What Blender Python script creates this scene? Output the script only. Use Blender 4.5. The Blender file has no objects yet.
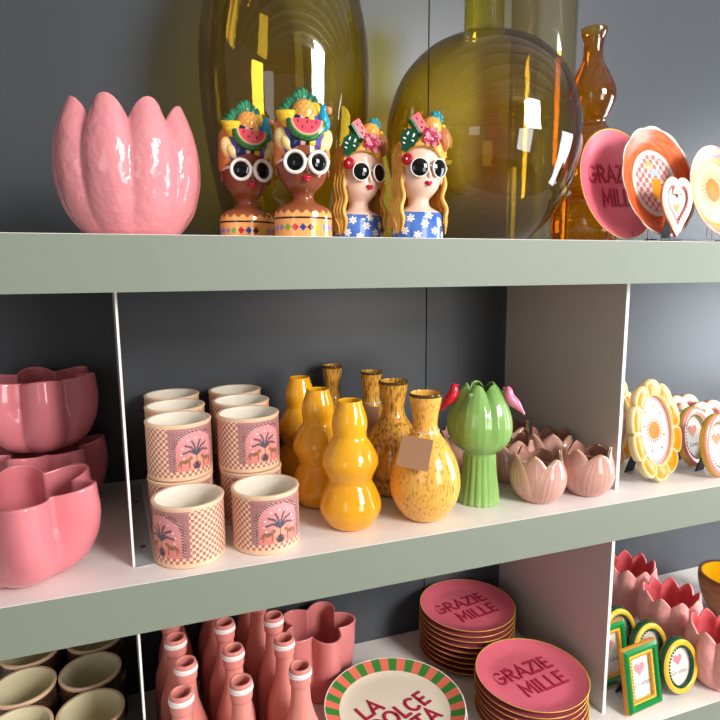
import bpy, bmesh, math, random
from math import sin, cos, pi, sqrt, atan2, hypot
from mathutils import Vector, Matrix
random.seed(7)
SC = bpy.context.scene
COL = SC.collection
EYE = 1.5                      # camera height; shelf tops follow
Z1, Z2, Z3 = EYE + .0490, EYE - .4049, EYE - .8692
FASC = .0702                   # height of a shelf front
WALL_Y = .430

# ------------------------------------------------------------------ colour
def H(s):
    s = s.lstrip('#')
    o = []
    for i in (0, 2, 4):
        v = int(s[i:i+2], 16) / 255
        o.append(v / 12.92 if v <= .04045 else ((v + .055) / 1.055) ** 2.4)
    return (o[0], o[1], o[2], 1.0)

def mix(a, b, t):
    t = max(0., min(1., t))
    return tuple(a[i] * (1 - t) + b[i] * t for i in range(3)) + (1.0,)

# --------------------------------------------------------------- materials
def mat(name, color=None, rough=.4, metal=0., coat=0., trans=0., ior=1.45, bump=None, spots=None, streak=None, attr=False, sss=0., alpha=None):
    m = bpy.data.materials.new(name)
    m.use_nodes = True
    nt = m.node_tree
    b = nt.nodes['Principled BSDF']
    b.inputs['Roughness'].default_value = rough
    b.inputs['Metallic'].default_value = metal
    b.inputs['Coat Weight'].default_value = coat
    b.inputs['Coat Roughness'].default_value = .05
    b.inputs['Transmission Weight'].default_value = trans
    b.inputs['IOR'].default_value = ior
    if color is not None:
        c = H(color) if isinstance(color, str) else color
        b.inputs['Base Color'].default_value = c
    if attr:
        a = nt.nodes.new('ShaderNodeAttribute'); a.attribute_name = 'Col'
        nt.links.new(a.outputs['Color'], b.inputs['Base Color'])
    tc = nt.nodes.new('ShaderNodeTexCoord')
    if spots:                       # (second colour, noise scale, stretch, low, high)
        c2, sc, st, lo, hi = spots
        mp = nt.nodes.new('ShaderNodeMapping'); mp.inputs['Scale'].default_value = st
        n = nt.nodes.new('ShaderNodeTexNoise'); n.inputs['Scale'].default_value = sc; n.inputs['Detail'].default_value = 3
        r = nt.nodes.new('ShaderNodeValToRGB')
        r.color_ramp.elements[0].position = lo; r.color_ramp.elements[0].color = c
        r.color_ramp.elements[1].position = hi; r.color_ramp.elements[1].color = H(c2)
        nt.links.new(tc.outputs['Object'], mp.inputs['Vector'])
        nt.links.new(mp.outputs[0], n.inputs['Vector'])
        nt.links.new(n.outputs['Fac'], r.inputs[0])
        nt.links.new(r.outputs[0], b.inputs['Base Color'])
    if bump:                        # (noise scale, strength, distance)
        n = nt.nodes.new('ShaderNodeTexNoise'); n.inputs['Scale'].default_value = bump[0]; n.inputs['Detail'].default_value = 2
        bp = nt.nodes.new('ShaderNodeBump'); bp.inputs['Strength'].default_value = bump[1]; bp.inputs['Distance'].default_value = bump[2]
        nt.links.new(tc.outputs['Object'], n.inputs['Vector'])
        nt.links.new(n.outputs['Fac'], bp.inputs['Height'])
        nt.links.new(bp.outputs[0], b.inputs['Normal'])
    return m

def thin_glass(k, col, edge, refl=1.0):
    """thin-walled tinted glass: coloured transmission plus mirror reflection by Fresnel"""
    m = bpy.data.materials.new(k); m.use_nodes = True; nt = m.node_tree; nt.nodes.clear()
    N = nt.nodes.new; L = nt.links.new
    out = N('ShaderNodeOutputMaterial'); mx = N('ShaderNodeMixShader'); tr = N('ShaderNodeBsdfTransparent'); gl = N('ShaderNodeBsdfGlossy')
    lw = N('ShaderNodeLayerWeight'); lw.inputs[0].default_value = .35
    cm = N('ShaderNodeMix'); cm.data_type = 'RGBA'; cm.inputs[6].default_value = col; cm.inputs[7].default_value = edge
    l2 = N('ShaderNodeLayerWeight'); l2.inputs[0].default_value = .5
    pw = N('ShaderNodeMath'); pw.operation = 'POWER'; pw.inputs[1].default_value = 4.0
    fr = N('ShaderNodeMath'); fr.operation = 'MULTIPLY_ADD'; fr.inputs[1].default_value = .75; fr.inputs[2].default_value = .055
    L(l2.outputs['Facing'], pw.inputs[0]); L(pw.outputs[0], fr.inputs[0])
    tc = N('ShaderNodeTexCoord'); nz = N('ShaderNodeTexNoise'); nz.inputs['Scale'].default_value = 9; bp = N('ShaderNodeBump'); bp.inputs['Strength'].default_value = .12; bp.inputs['Distance'].default_value = .01
    L(tc.outputs['Object'], nz.inputs['Vector']); L(nz.outputs['Fac'], bp.inputs['Height']); L(bp.outputs[0], gl.inputs['Normal'])
    gl.inputs['Roughness'].default_value = .015; gl.inputs[0].default_value = (refl, refl, refl, 1)
    L(lw.outputs['Facing'], cm.inputs[0]); L(cm.outputs[2], tr.inputs[0])
    L(fr.outputs[0], mx.inputs[0]); L(tr.outputs[0], mx.inputs[1]); L(gl.outputs[0], mx.inputs[2]); L(mx.outputs[0], out.inputs[0])
    M[k] = m
M = {}
def mk(k, *a, **kw):
    M[k] = mat(k, *a, **kw)
mk('sage_paint', '#828A7C', .55, bump=(900, .08, .0005))
mk('shelf_white', '#EFEAE6', .38)
mk('divider_grey', '#CFC8C3', .5, bump=(1500, .1, .0004))
mk('edge_white', '#EFEDEA', .4)
mk('zinc', '#B9C0C4', .4, metal=.3)
mk('screw', '#6A6A6A', .3, metal=.9)
mk('wall_laminate', '#464A50', .36, bump=(14, .04, .002))
mk('wall_gap', '#1c1d1e', .8)
mk('shop_floor', '#8d8377', .5)
mk('ceiling_white', '#d8d6d0', .7)
mk('pink_gloss', '#DD8C93', .12, coat=.3, bump=(48, .6, .006))
mk('pink_planter', '#DA7E86', .13, coat=.3)
mk('pink_matte', '#E9A29E', .42, bump=(55, .7, .006))
mk('coral_inside', '#E2686E', .35)
mk('salmon_bottle', '#DD8A80', .22)
mk('lace_white', '#F0E6E6', .6)
mk('salmon_vase', '#DE8685', .2)
mk('cream_glaze', '#EFE6D6', .22)
mk('peach_rim', '#EFC7A6', .35)
mk('printed', rough=.38, attr=True)
mk('printed_gloss', rough=.13, attr=True, coat=.25)
mk('printed_plate', rough=.32, attr=True)
mk('gourd_yellow', '#F0AC22', .1, coat=.3, spots=('#E0921A', 9, (1, 1, .25), .45, .75))
mk('speckled', '#F0B355', .1, coat=.3, spots=('#9A6420', 270, (1, 1, .4), .52, .74))
mk('speckled_dark', '#E2A848', .1, coat=.3, spots=('#7A4E16', 220, (1, 1, .2), .45, .68))
mk('speckled_rim', '#5E4A22', .1, trans=.3)
mk('kraft', '#B08566', .75)
mk('string', '#EDE6D8', .8)
mk('green_glaze', '#79A556', .14, coat=.3, spots=('#9ABF72', 16, (1, 1, .3), .35, .75))
mk('bird_red', '#D21F35', .15, coat=.3)
mk('bird_pink', '#E07D9C', .15, coat=.3)
thin_glass('olive_glass', (.88, .74, .22, 1), (.34, .22, .006, 1))
thin_glass('olive_neck', (.92, .86, .25, 1), (.6, .5, .03, 1))
thin_glass('pale_glass', (.94, .88, .68, 1), (.6, .5, .28, 1))
thin_glass('amber_glass', (.97, .56, .10, 1), (.70, .16, .005, 1))
mk('acrylic', (.97, .97, .98, 1), .02, trans=1, ior=1.3)
mk('plate_pink', '#E56E80', .3)
mk('plate_under', '#7A3B2C', .4)
mk('plate_gold', '#E8B84A', .3, metal=.2)
mk('letter_dark', '#A31B38', .35)
mk('letter_mid', '#C93A56', .35)
mk('plate_cream', '#EFE6D0', .22)
mk('stripe_green', '#3F8A3C', .25)
mk('stripe_coral', '#EA7A62', .25)
mk('plate_white', '#F1ECE4', .22)
mk('black_board', '#15161A', .6)
mk('gold_edge', '#CDA54E', .3, metal=.4)
mk('enamel_yellow', '#EFA91F', .15, coat=.3)
mk('paper', '#E9E1D9', .6)
mk('paper_pink', '#EFA9AE', .6)
mk('heart_coral', '#E2703F', .5)
mk('heart_pink', '#F08F92', .5)
mk('heart_tan', '#C9964A', .5)
mk('ink_grey', '#8a8590', .6)
mk('sun_orange', '#E07A1C', .5)
mk('sun_ray', '#B0541F', .5)
mk('frame_pink', '#F08B86', .2, coat=.2)
mk('frame_cream', '#EED9BC', .25)
mk('bead_pink', '#C2545C', .3)
mk('bead_olive', '#8C8A3A', .35)
mk('frame_green', '#16803C', .18, coat=.3)
mk('frame_dark_green', '#0E4F31', .2, coat=.2)
mk('frame_yellow', '#F2BE3C', .22, coat=.2)
mk('frame_orange', '#E89A34', .3)
mk('bead_gold', '#D79A35', .3)
mk('wood_bowl', '#8A5A2A', .4, spots=('#5E3A16', 12, (1, 1, 6), .35, .7))
mk('bowl_yellow', '#E2A414', .15, coat=.3)
mk('skin_brown', '#8A4B30', .15, coat=.2)
mk('glasses_white', '#F4EEE6', .15)
mk('lens_black', '#08090B', .04)
mk('lip_red', '#C41238', .15)
mk('leaf_green', '#1E6A4C', .15, coat=.2, spots=('#3E8E66', 90, (1, 1, 1), .45, .6))
mk('leaf_dark', '#0F4A34', .18)
mk('banana', '#F0C638', .18)
mk('cream_cloth', '#F3D892', .2)
mk('bird_blue', '#1E9ABF', .15)
mk('beak_peach', '#EE9466', .2)
mk('melon_red', '#E8525E', .18)
mk('melon_orange', '#EBA84E', .18)
mk('hibiscus', '#A8264A', .18, spots=('#E88C9C', 110, (1, 1, 1), .5, .62))
mk('teal', '#2F8E9C', .18)
mk('shell_brown', '#B9774C', .2)
mk('bloom_red', '#C0102C', .15)
mk('white_dot', '#F7F2EC', .3)
mk('hair_blond', '#EDB455', .18, spots=('#D9963A', 60, (1, 1, .2), .42, .65))

# ------------------------------------------------------------ mesh builder
def cat(pts, k=6):
    """smooth curve through points (Catmull-Rom); any dimension"""
    n = len(pts); out = []
    for i in range(n - 1):
        p0 = pts[max(i-1, 0)]; p1 = pts[i]; p2 = pts[i+1]; p3 = pts[min(i+2, n-1)]
        for j in range(k):
            t = j / k
            out.append(tuple(.5 * ((2*b) + (-a + c) * t + (2*a - 5*b + 4*c - d) * t*t + (-a + 3*b - 3*c + d) * t**3)
                             for a, b, c, d in zip(p0, p1, p2, p3)))
    out.append(tuple(pts[-1]))
    return out

class MB:
    def __init__(self):
        self.v = []; self.f = []; self.m = []; self.s = []; self.c = []
    def add(self, vs, fs, m=0, smooth=True, col=None, T=None):
        o = len(self.v)
        for q in vs:
            q = Vector(q)
            self.v.append(tuple(T @ q) if T else tuple(q))
        self.c += col if isinstance(col, list) else [col or (1, 1, 1, 1)] * len(vs)
        for i, f in enumerate(fs):
            self.f.append([a + o for a in f]); self.m.append(m[i] if isinstance(m, list) else m); self.s.append(smooth)
        return self
    def grid(self, fn, nu, nv, wrap=True, m=0, colfn=None, T=None, smooth=True):
        """fn(u, v) -> point; u round the shape, v along it; m may be a function of (i, j)"""
        vs = []; cs = []; cu = nu if wrap else nu + 1
        for j in range(nv + 1):
            for i in range(cu):
                u, w = i / nu, j / nv
                p = fn(u, w); vs.append(p)
                if colfn: cs.append(colfn(u, w, p))
        fs = []; ms = []
        for j in range(nv):
            for i in range(nu):
                a = j*cu + i; b = j*cu + (i+1) % cu
                fs.append((a, b, b + cu, a + cu)); ms.append(m(i, j) if callable(m) else m)
        return self.add(vs, fs, ms, smooth, cs if colfn else None, T)
    def lathe(self, prof, n=48, mod=None, m=0, colfn=None, T=None):
        L = len(prof) - 1
        def fn(u, w):
            r, z = prof[min(L, int(round(w * L)))]
            a = 2 * pi * u
            if mod: r, z = mod(a, r, z, w)
            return (r * sin(a), -r * cos(a), z)
        return self.grid(fn, n, L, True, m, colfn, T)
    def box(self, x0, x1, y0, y1, z0, z1, m=0, T=None):
        v = [(x, y, z) for z in (z0, z1) for y in (y0, y1) for x in (x0, x1)]
        f = [(0,2,3,1), (4,5,7,6), (0,1,5,4), (2,6,7,3), (0,4,6,2), (1,3,7,5)]
        return self.add(v, f, m, False, None, T)
    def ball(self, c, r, n=16, m=0, T=None, col=None):
        if not hasattr(r, '__len__'): r = (r, r, r)
        def fn(u, w):
            a = 2*pi*u; b = pi*w
            return (c[0] + r[0]*sin(b)*cos(a), c[1] + r[1]*sin(b)*sin(a), c[2] - r[2]*cos(b))
        return self.grid(fn, n, max(6, n//2), True, m, (lambda u, w, p: col) if col else None, T)
    def sweep(self, path, rad, n=12, m=0, k=5, T=None, flat=1.):
        """tube of varying radius along a smooth path, closed at both ends"""
        pr = cat([tuple(p) + (r,) for p, r in zip(path, rad)], k)
        P = [Vector(q[:3]) for q in pr]; R = [max(q[3], .0001) for q in pr]
        N = len(P); ref = Vector((0, 0, 1))
        d0 = (P[1] - P[0]).normalized()
        if abs(d0.dot(ref)) > .9: ref = Vector((0, 1, 0))
        fr = []
        side = d0.cross(ref).normalized()
        for i in range(N):
            d = (P[min(i+1, N-1)] - P[max(i-1, 0)]).normalized()
            side = (side - d * side.dot(d)).normalized()
            fr.append((side, d.cross(side)))
        def fn(u, w):
            i = min(N-1, int(round(w * (N-1)))); a = 2*pi*u
            return P[i] + fr[i][0] * R[i] * cos(a) + fr[i][1] * R[i] * sin(a) * flat
        self.grid(fn, n, N-1, True, m, None, T)
        o = len(self.v) - n * N
        self.f.append([o + i for i in range(n)]); self.m.append(m); self.s.append(True)
        self.f.append([o + n*(N-1) + i for i in range(n)]); self.m.append(m); self.s.append(True)
        return self
    def poly(self, pts, m=0, T=None):
        return self.add(pts, [list(range(len(pts)))], m, False, None, T)
    def prism(self, pts, d, m=0, T=None):
        """polygon in the XZ plane given as (x, z) extruded from y=0 to y=d"""
        n = len(pts)
        v = [(x, 0, z) for x, z in pts] + [(x, d, z) for x, z in pts]
        f = [list(range(n)), list(range(2*n - 1, n - 1, -1))] + [[i, (i+1) % n, (i+1) % n + n, i + n] for i in range(n)]
        return self.add(v, f, m, False, None, T)
    def ring(self, path, prof, T=None):
        """closed path [(x, z)], closed profile [(outward, y, material)] -> moulding"""
        n = len(path); nr = normals(path); k = len(prof)
        v = [(p[0] + q[0]*o, y, p[1] + q[1]*o) for p, q in zip(path, nr) for o, y, _ in prof]
        f = []; ms = []
        for i in range(n):
            for j in range(k):
                f.append((i*k + j, ((i+1) % n)*k + j, ((i+1) % n)*k + (j+1) % k, i*k + (j+1) % k)); ms.append(prof[j][2])
        return self.add(v, f, ms, True, None, T)
    def build(self, name, mats, parent=None, merge=True):
        me = bpy.data.meshes.new(name)
        me.from_pydata(self.v, [], self.f)
        for x in (mats if isinstance(mats, (list, tuple)) else [mats]):
            me.materials.append(M[x] if isinstance(x, str) else x)
        me.polygons.foreach_set('material_index', self.m)
        me.polygons.foreach_set('use_smooth', self.s)
        ca = me.color_attributes.new('Col', 'FLOAT_COLOR', 'POINT')
        ca.data.foreach_set('color', [x for c in self.c for x in c])
        bm = bmesh.new(); bm.from_mesh(me)
        if merge: bmesh.ops.remove_doubles(bm, verts=bm.verts, dist=1e-6)
        bmesh.ops.recalc_face_normals(bm, faces=bm.faces)
        bm.to_mesh(me); bm.free()
        o = bpy.data.objects.new(name, me); COL.objects.link(o)
        if parent: o.parent = parent
        return o

def normals(path):
    n = len(path); out = []
    A = sum(path[i][0]*path[(i+1) % n][1] - path[(i+1) % n][0]*path[i][1] for i in range(n))
    s = 1 if A > 0 else -1
    for i in range(n):
        a = path[i-1]; b = path[(i+1) % n]
        d = (b[0]-a[0], b[1]-a[1]); l = hypot(*d) or 1
        out.append((s*d[1]/l, -s*d[0]/l))
    return out
def oval(a, b, n=56): return [(a*sin(2*pi*i/n), b*cos(2*pi*i/n)) for i in range(n)]
def rrect(w, h, r, k=5):
    o = []
    for cx, cz, a0 in ((w/2-r, h/2-r, 0), (-w/2+r, h/2-r, 90), (-w/2+r, -h/2+r, 180), (w/2-r, -h/2+r, 270)):
        o += [(cx + r*cos(math.radians(a0+90*i/k)), cz + r*sin(math.radians(a0+90*i/k))) for i in range(k+1)]
    return o
def heart(s, n=48, tall=1.):
    o = []
    for i in range(n):
        t = 2*pi*i/n
        o.append((s*16*sin(t)**3/17, tall*s*(13*cos(t) - 5*cos(2*t) - 2*cos(3*t) - cos(4*t) + 2.5)/17))
    return o
def offset(path, d):
    return [(p[0]+q[0]*d, p[1]+q[1]*d) for p, q in zip(path, normals(path))]
def resample(path, k):
    n = len(path); L = [0]
    for i in range(n): L.append(L[-1] + hypot(path[(i+1) % n][0]-path[i][0], path[(i+1) % n][1]-path[i][1]))
    o = []
    for j in range(k):
        t = L[-1]*j/k; i = max(q for q in range(n) if L[q] <= t)
        f = (t - L[i]) / (L[i+1]-L[i] or 1); a = path[i]; b = path[(i+1) % n]
        o.append((a[0]+(b[0]-a[0])*f, a[1]+(b[1]-a[1])*f))
    return o

_txt = {}
def text(body, size, bold=0., spacing=1., shear=0.):
    """flat letter outlines as (verts, faces), centred on the origin in XY"""
    key = (body, size, bold, spacing, shear)
    if key not in _txt:
        cu = bpy.data.curves.new('lettering', 'FONT'); cu.body = body; cu.size = size; cu.offset = bold
        cu.align_x = 'CENTER'; cu.align_y = 'CENTER'; cu.space_character = spacing; cu.resolution_u = 3; cu.shear = shear
        o = bpy.data.objects.new('lettering', cu); COL.objects.link(o)
        dg = bpy.context.evaluated_depsgraph_get()
        me = bpy.data.meshes.new_from_object(o.evaluated_get(dg))
        _txt[key] = ([tuple(v.co) for v in me.vertices], [tuple(p.vertices) for p in me.polygons])
        bpy.data.objects.remove(o); bpy.data.curves.remove(cu); bpy.data.meshes.remove(me)
    return _txt[key]

# ------------------------------------------------------- things and copies
def tag(o, label, cat_, group=None, kind=None):
    o['label'] = label; o['category'] = cat_
    if group: o['group'] = group
    if kind: o['kind'] = kind
    return o
def thing(name, label, cat_, loc=(0, 0, 0), rz=0., group=None):
    o = bpy.data.objects.new(name, None); COL.objects.link(o); o.empty_display_size = .03
    o.location = loc; o.rotation_euler = (0, 0, math.radians(rz))
    return tag(o, label, cat_, group)
def struct(o):
    o['kind'] = 'structure'; return o
KIDS = {}
def dup(root, loc, rz=0., label=None, group=None, scale=None):
    def cp(o, par):
        c = o.copy(); COL.objects.link(c)
        if par: c.parent = par
        for ch in list(o.children): cp(ch, c)
        return c
    c = cp(root, None)
    c.location = loc; c.rotation_euler = (root.rotation_euler[0], root.rotation_euler[1], math.radians(rz))
    if label: c['label'] = label
    if group: c['group'] = group
    if scale: c.scale = scale
    return c
def put(o, loc, rz=0., scale=None):
    o.location = loc; o.rotation_euler = (o.rotation_euler[0], o.rotation_euler[1], math.radians(rz))
    if scale: o.scale = scale
    return o
class Series:
    """first call places the prototype, later calls place copies"""
    def __init__(self, o): self.o = o; self.n = 0
    def __call__(self, loc, rz, label, group=None, scale=None):
        if self.n == 0:
            self.n = 1; r = put(self.o, loc, rz, scale); r['label'] = label
            if group: r['group'] = group
            return r
        return dup(self.o, loc, rz, label, group, scale or (1, 1, 1))

# ================================================================= setting
w = MB()
for a, b in ((-2.4, -1.818), (-1.815, -.618), (-.615, .5825), (.5855, 1.7825), (1.7855, 3.2)):
    w.box(a, b, WALL_Y, WALL_Y + .03, 0, 3.0)
w.box(-2.4, 3.2, WALL_Y + .004, WALL_Y + .06, 0, 3.0, m=1)
struct(w.build('wall_back', ['wall_laminate', 'wall_gap']))
struct(MB().box(-2.6, 3.4, -5, WALL_Y + .06, -.05, 0).build('floor', 'shop_floor'))
c = MB().box(-2.6, 3.4, -5, WALL_Y + .06, 3.0, 3.05)
for i in range(14):
    c.box(-2.6, 3.4, -4.9 + .38*i, -4.82 + .38*i, 2.9, 3.0)
struct(c.build('ceiling', 'ceiling_white'))

# ------------------------------------------------------------ shelving unit
XL, XR, REC = -.045, .801, .052
unit = thing('shelving_unit', 'sage green and white open shelving unit along dark grey panelled wall', 'shelving', (0, 0, 0))
X0, X1 = -1.75, 2.5
ZB = Z3 - (Z2 - Z3)
for zt in (Z1, Z2, Z3, ZB):
    sh = MB().box(X0, X1, .018, WALL_Y - .001, zt - .03, zt).build('shelf_board', 'shelf_white', unit)
    fa = MB().box(X0, X1, 0, .018, zt - FASC, zt - .0006)
    fa.box(X0, X1, .0, .018, zt - .0006, zt, m=1)
    fa.build('front_fascia', ['sage_paint', 'shelf_white'], sh)
MB().box(X0, X1, .03, WALL_Y - .001, 0, ZB - .031).build('plinth', 'sage_paint', unit)
for zt, zb in ((Z1, Z2), (Z2, Z3), (Z3, ZB)):
    for x, t in ((XL - .846, .003), (XL, .003), (XR, .007), (2.45, .007)):
        sk = Matrix.Translation((x, REC, 0)) @ Matrix.Rotation(math.radians(3.9 if x == XL else 0), 4, 'Z') @ Matrix.Translation((-x, -REC, 0))
        d = MB().box(x - t, x, REC + .0008, WALL_Y - .003, zb, zt - .0305, T=sk)
        d.box(x - t, x, REC, REC + .0008, zb, zt - .0305, m=1, T=sk)
        d = d.build('divider', ['divider_grey', 'edge_white'], unit)
        if x == XL and zb == Z2:
            fp = MB().box(x, x + .025, REC - .004, WALL_Y - .03, zb, zb + .0012, T=sk).build('foot_plate', 'zinc', d)
            for y in (.11, .30):
                MB().lathe([(0, 0), (.004, 0), (.004, .0014), (.0022, .002), (0, .001)], 12, T=sk @ Matrix.Translation((x + .013, y, zb + .0012))).build('screw', 'screw', fp)

# ================================================== vessels: shared helpers
def shell(outer, k=7):
    return [(0, outer[0][1])] + cat(outer, k)
def vessel(outer, wall, k=6, floor=None):
    """outer (r, z) points from the foot to the lip -> closed wall profile"""
    O = cat(outer, k)
    fl = floor if floor is not None else wall
    I = [(max(r - wall, .001), z) for r, z in reversed(O) if z > fl]
    rt, zt = O[-1]
    return [(0, O[0][1])] + O + [(rt - wall*.15, zt + wall*.3), (rt - wall*.5, zt + wall*.42), (rt - wall*.85, zt + wall*.3)] + I + [(I[-1][0]*.8, fl), (0, fl)]

# --------------------------------------------------------- lotus planters
def lotus(name, R, Ht, petals, lobe, dip, mats, prof, wall=.006, peak=2.0, tilt=0.):
    P = vessel([(r*R, z*Ht) for r, z in prof], wall, 7)
    nO = len(P)
    half = (len(prof)-1)*7 + 3
    mb = MB()
    def mod(a, r, z, w_):
        x = ((a / (2*pi) * petals + .5) % 1) * 2 - 1          # -1..1 across one petal
        k = .35 + .65*min(1, z/(.5*Ht))
        rr = r * (1 - lobe * k * (abs(x) ** 2.2))
        if z > .0:
            t = max(0, z/Ht - .3)/.7
            zz = z - Ht * dip * (abs(x) ** peak) * t ** 1.5 + tilt*sin(a)*0
        else: zz = z
        return rr, zz
    mb.lathe(P, petals*16, mod, m=lambda i, j: 0 if j < half else 1)
    return mb.build(name, mats)
LP = [(.50, 0), (.64, .03), (.86, .19), (.975, .40), (1.0, .58), (.96, .77), (.88, .91), (.81, 1.0)]
o = lotus('lotus_planter', .0965, .170, 9, .10, .16, ['pink_gloss', 'pink_gloss'], LP, .006)
put(tag(o, 'large glossy pink lotus planter with pointed petal rim, alone on top shelf', 'planter'), (-.021, .11, Z1), 23)
LP2 = [(.50, 0), (.64, .04), (.88, .22), (1.0, .48), (1.0, .7), (.93, .88), (.90, 1.0)]
o = lotus('lotus_pot', .0690, .129, 9, .10, .15, ['pink_matte', 'coral_inside'], LP2, .005, 1.5)
s = Series(tag(o, '', 'planter'))
g = 'pink lotus pots on the bottom shelf'
s((1.094, .046, Z3), 0, 'pink lotus pot with coral inside, nearest the shelf edge', g)
s((1.106, .188, Z3), 14, 'pink lotus pot with coral inside, middle of row behind round frames', g)
s((1.122, .330, Z3), 30, 'pink lotus pot with coral inside, furthest back against the wall', g)

# --------------------------------------------------- scalloped pink planters
def scallop(name, R, Ht, n, amp, prof, wall, mats, wave=0., sharp=1., inner=0.):
    P = vessel([(r*R, z*Ht) for r, z in prof], wall, 7)
    def mod(a, r, z, w_):
        t = z/Ht
        c_ = 2*abs(cos(n*a/2)) ** sharp - 1
        k = amp * (.25 + .75*min(1, max(0, t)*1.5))
        return r * (1 + k*(c_ - .6)), z + wave*Ht*cos(n*a)*max(0, t)**2
    return MB().lathe(P, n*20, mod).build(name, mats)
PP = [(.48, 0), (.58, .02), (.80, .16), (.95, .42), (.99, .7), (.97, .9), (.96, 1.0)]
o = scallop('scalloped_planter', .099, .118, 6, .19, PP, .006, 'pink_planter', wave=.025, sharp=1.25)
s = Series(tag(o, '', 'planter'))
g = 'scalloped pink planters in the left bay'
s((-.186, .096, Z2), 12, 'scalloped pink planter standing alone at the front of left bay', g)
s((-.188, .312, Z2), 40, 'scalloped pink planter at the bottom of the two-high stack', g, (.92, .92, 1))
s((-.189, .308, Z2 + .1195), 14, 'scalloped pink planter stacked on top of another behind front one', g, (.90, .90, 1))

# ------------------------------------------------------------ printed pots
MR, MH = .0500, .0890
def seg(px, pz, a, b):
    dx, dz = b[0]-a[0], b[1]-a[1]; L = dx*dx + dz*dz
    t = max(0, min(1, ((px-a[0])*dx + (pz-a[1])*dz)/L))
    return hypot(px-a[0]-t*dx, pz-a[1]-t*dz)
FR = []
for tip in ((-.021, .044), (-.017, .056), (-.007, .062), (.007, .062), (.017, .056), (.021, .044)):
    m_ = (tip[0]*.5, tip[1]*.45 + .0235 + .004)
    FR.append(((0, .040), m_)); FR.append((m_, tip))
DOTS = [(-.022, .052), (-.02, .036), (.021, .053), (.022, .038), (-.013, .064), (.013, .064), (0, .067), (-.024, .043), (.024, .046)]
def mugpaint(pal):
    chk1, chk2, mau, mar, pnk, pnk2, frond, cat1, pot_, dot = [H(x) for x in pal]
    def col(u, w_, p):
        a = ((u + .5) % 1 - .5)*2*pi
        x = a*MR; z = p[2]
        if z < .0075 or z > MH - .006: return H('#EBC09C')
        k = int(math.floor(u*68)) + int(math.floor((z - .0075)/.0046))
        chk = chk1 if k % 2 else chk2
        if abs(x) > .043 or z < .0166: return chk
        if z > MH - .010: return mau
        # arch
        zs = .050
        e = abs(x) if z < zs else hypot(x, (z - zs)*1.22)
        if e > .0378:
            n_ = sin(x*1900)*sin(z*2100)
            return mix(mau, mar, .85 if n_ > .55 else (.0 if n_ > -.6 else .35))
        if e > .0318:
            return mix(mar, dot, .8 if sin((z + x*.6)*1500) > .8 else 0)
        c_ = mix(pnk2, pnk, (z - .018)/.05)
        for d in DOTS:
            if hypot(x-d[0], z-d[1]) < .0014: return dot
        if abs(x) < .0095 and .0166 < z < .041: c_ = mix(c_, H('#E9A98B'), .6)
        for sd in (-1, 1):                      # two spotted cats facing the palm
            X = sd*x
            if ((X-.0185)/.0082)**2 + ((z-.0315)/.0032)**2 < 1 or hypot(X-.0095, z-.036) < .0026 or seg(X, z, (.011, .035), (.014, .033)) < .002 \
               or seg(X, z, (.0125, .031), (.012, .0215)) < .0011 or seg(X, z, (.0245, .031), (.0255, .0215)) < .0011 or seg(X, z, (.0262, .032), (.0285, .025)) < .0008:
                c_ = mix(cat1, pot_, .5 if sin(x*3000)*sin(z*3000) > .5 else 0)
        for a_, b_ in FR:
            if seg(x, z, a_, b_) < .0016: c_ = frond
        if abs(x) < .001 and .027 < z < .041: c_ = frond
        for t in (-.0065, -.0035, 0, .0035, .0065):
            if seg(x, z, (t*.5, .0185), (t, .030 - abs(t)*.7)) < .0012: c_ = pot_
        return c_
    return col
def mug(name, pal, inside):
    mb = MB()
    mb.grid(lambda u, w_: (MR*sin(2*pi*u), -MR*cos(2*pi*u), .003 + (MH - .006)*w_), 272, 78, True, 0, mugpaint(pal))
    mb.lathe([(0, 0), (MR-.003, 0), (MR-.0008, .001), (MR, .003)], 68, m=1)
    mb.lathe([(MR, MH-.003), (MR+.0012, MH-.002), (MR+.0006, MH), (MR-.0015, MH+.0006), (MR-.0035, MH-.0004)], 68, m=1)
    mb.lathe(cat([(MR-.0035, MH-.0004), (MR-.0045, MH-.008), (MR-.005, .012), (MR-.009, .0055), (MR*.5, .0045), (0, .0045)], 4), 68, m=2)
    return mb.build(name, ['printed', 'peach_rim', inside])
PAL = ('#AE6C60', '#EFCBB0', '#B4807F', '#84454A', '#DE989C', '#DD857C', '#55505C', '#9C6848', '#55454E', '#F6E4DA')
g = 'pink printed pots in the middle bay'
s = Series(tag(mug('printed_pot', PAL, 'cream_glaze'), '', 'pot'))
U = MH + .0012
for x, y, z, rz, lab in (
    (.031, .067, 0, -52, 'single pink palm print pot beside thin divider, front of left row'),
    (.143, .069, 0, 14, 'single pink palm print pot beside yellow gourd vases, front of right row'),
    (.025, .172, 0, 10, 'pink printed pot at bottom of front stack, left row'),
    (.026, .171, 1, 28, 'pink printed pot topping the nearest two-high stack, left row'),
    (.024, .2745, 0, 0, 'pink printed pot at bottom of second stack, left row'),
    (.0245, .2745, 1, 150, 'pink printed pot topping the second stack, left row'),
    (.022, .3778, 0, 5, 'pink printed pot at bottom of rearmost stack, left row'),
    (.0225, .3778, 1, 150, 'pink printed pot topping the rearmost stack, left row'),
    (.138, .1725, 0, 6, 'pink printed pot at bottom of front stack, right row'),
    (.136, .172, 1, 22, 'pink printed pot topping the nearest two-high stack, right row'),
    (.139, .275, 0, 0, 'pink printed pot at bottom of second stack, right row'),
    (.139, .275, 1, 150, 'pink printed pot topping the second stack, right row'),
    (.141, .3778, 0, 0, 'pink printed pot at bottom of rearmost stack, right row'),
    (.1415, .3778, 1, 150, 'pink printed pot topping the rearmost stack, right row')):
    s((x, y if y < .37 or z == 0 else y, Z2 + z*U), rz, lab, g)

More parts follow.
